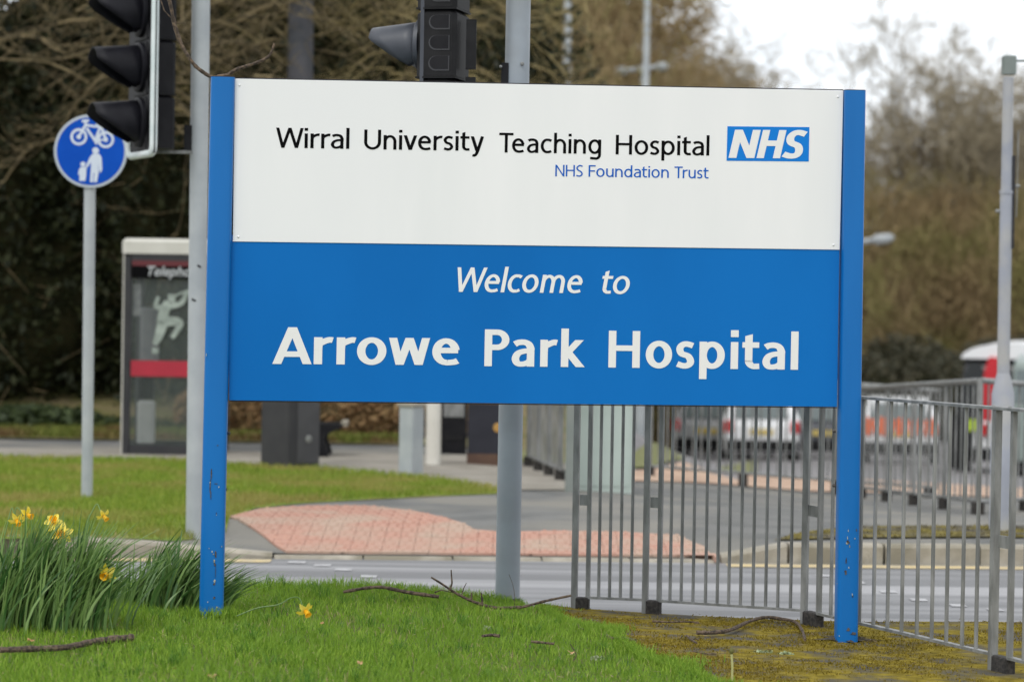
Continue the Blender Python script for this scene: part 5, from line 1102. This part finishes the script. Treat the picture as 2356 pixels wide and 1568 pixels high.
twig('stick', GN([(1395, 1462), (1408, 1468), (1435, 1467), (1462, 1473)], .024), .008, .007, 'pale crooked stick lying near the lawn edge', side=[(GN([(1400, 1464), (1397, 1458), (1394, 1455)], .03), .004)])
twig('stick', GN([(1500, 1428), (1540, 1430), (1575, 1429), (1608, 1431)], .024), .0045, .0035, 'straight thin stick on the moss below the guardrail')
twig('stick', GN([(1603, 1454), (1640, 1454), (1680, 1448), (1720, 1430), (1760, 1419), (1800, 1423), (1830, 1430), (1845, 1448), (1852, 1470)], .024), .0095, .006, 'long curved twig arching over the moss in front of the guardrail')
twig('stick', GN([(1580, 1460), (1590, 1470), (1603, 1478)], .024), .004, .005, 'small forked twig on the moss', side=[(GN([(1590, 1471), (1600, 1468), (1608, 1471)], .02), .004)])
twig('stick', GN([(1110, 1462), (1130, 1460), (1149, 1462)], .04), .006, .007, 'short pale stick lying in the middle of the lawn')
twig('stick', GN([(1222, 1475), (1245, 1477), (1275, 1480)], .035), .006, .005, 'brown stick half hidden in the lawn')
twig('stick', GN([(1594, 1497), (1620, 1502), (1648, 1503)], .024), .003, .0025, 'very thin straight twig on the bare tarmac')
twig('stick', GN([(1562, 1538), (1590, 1543), (1612, 1552)], .018), .011, .008, 'mossy green stick end at the lawn corner')
twig('stick', GN([(1612, 1550), (1640, 1548), (1669, 1551)], .014), .004, .003, 'dark twig beside the mossy stick end')
twig('stick', TP((1320, 1518), (1326, 1505), (1318, 1490), (1312, 1480), Y=10.6), .0025, .0015, 'dark upright twig sticking out of the grass')
p = GP(1684, 1570, 0); st = thing('dandelion_stalk', p, 'pale stalk with a green bud in the moss foreground', 'plant'); MB().tube([p, AT(1685, 1530, p.y), AT(1683, 1502, p.y)], .0045, 8).build('stalk', M('pale_stalk', (.42, .42, .18), rough=.6), st, smooth=True)
q = AT(1683, 1497, p.y); MB().lathe([(.004, -.012), (.009, -.004), (.009, .006), (.003, .014)], q, 10).build('bud', LEAFO, st, smooth=True)
def dead_leaf(u, v, s, label, mat=None):
    c = GN([(u, v)], .03)[0]; rr = random.Random(int(u)); m = MB(); vs = [c+Vector((0, 0, .006))]; n = 9
    for i in range(n): a = 2*PI*i/n; q = s*rr.uniform(.6, 1.15); vs.append(c+Vector((q*math.cos(a), q*.7*math.sin(a), rr.uniform(-.004, .014))))
    m.add(vs, [[0, 1+i, 1+(i+1) % n] for i in range(n)]); o = m.build('dead_leaf', mat or M('dead_leaf', (.32, .17, .07), (.5, .33, .17), 70, rough=.8), fix=False); tag(o, label, 'leaf')
dead_leaf(490, 1556, .026, 'orange brown dead leaf low on the lawn near the left post'); dead_leaf(72, 1474, .017, 'small brown leaf under the daffodils at left'); dead_leaf(1313, 1503, .018, 'pale brown leaf on the lawn left of the mossy stick'); dead_leaf(829, 1526, .013, 'tan leaf in the lawn below the fallen daffodil'); dead_leaf(742, 1434, .010, 'tiny tan leaf below the fallen daffodil bloom'); dead_leaf(402, 1540, .008, 'tiny orange leaf in the left lawn')
def debris(name, poly, n, smin, smax, mat, label):
    x, y = scatter(poly, n); k = (y > 9.3) & (np.abs(x) < .215*y+.1); x = x[k]; y = y[k]; m = len(x); a = rng.uniform(0, PI, m); l = rng.uniform(smin, smax, m)
    P0 = np.stack([x, y, HN(x, y)+rng.uniform(.006, .02, m)], 1); P1 = P0+np.stack([np.cos(a)*l, np.sin(a)*l, rng.uniform(-.003, .006, m)], 1)
    V, T = ribbons(P0, P1, rng.uniform(.002, .005, m), .0015); tag(npmesh(name, V, T, mat), label, 'litter', kind='stuff')
debris('twig_litter', moss_poly, 1500, .008, .04, M('litter_brown', (.04, .03, .02), (.28, .20, .13), island=True, rough=.9), 'small broken twig litter over the mossy footway')
debris('lawn_litter', [(p[0], p[1]) for p in lawn_poly], 1500, .008, .035, M('litter_tan', (.12, .08, .04), (.5, .4, .26), island=True, rough=.9), 'bits of twig and dead leaf in the lawn')
def lichen(cx, cy, s, label, n=160):
    c = GN([(cx, cy)], .01)[0]; V, T = leaves(n, (c.x, c.y, c.z+.005), (s, s*.5, .01), .006, .1, .8); tag(npmesh('lichen_clump', V, T, M('lichen', (.25, .32, .16), (.42, .45, .3), island=True, rough=.9)), label, 'lichen')
lichen(1755, 1502, .05, 'pale green lichen scrap on the mossy footway'); lichen(1808, 1506, .035, 'smaller lichen scrap beside the first on the footway'); lichen(1120, 1447, .018, 'grey green lichen scrap in the lawn'); lichen(1372, 1516, .03, 'grey green weed patch at the lawn edge')
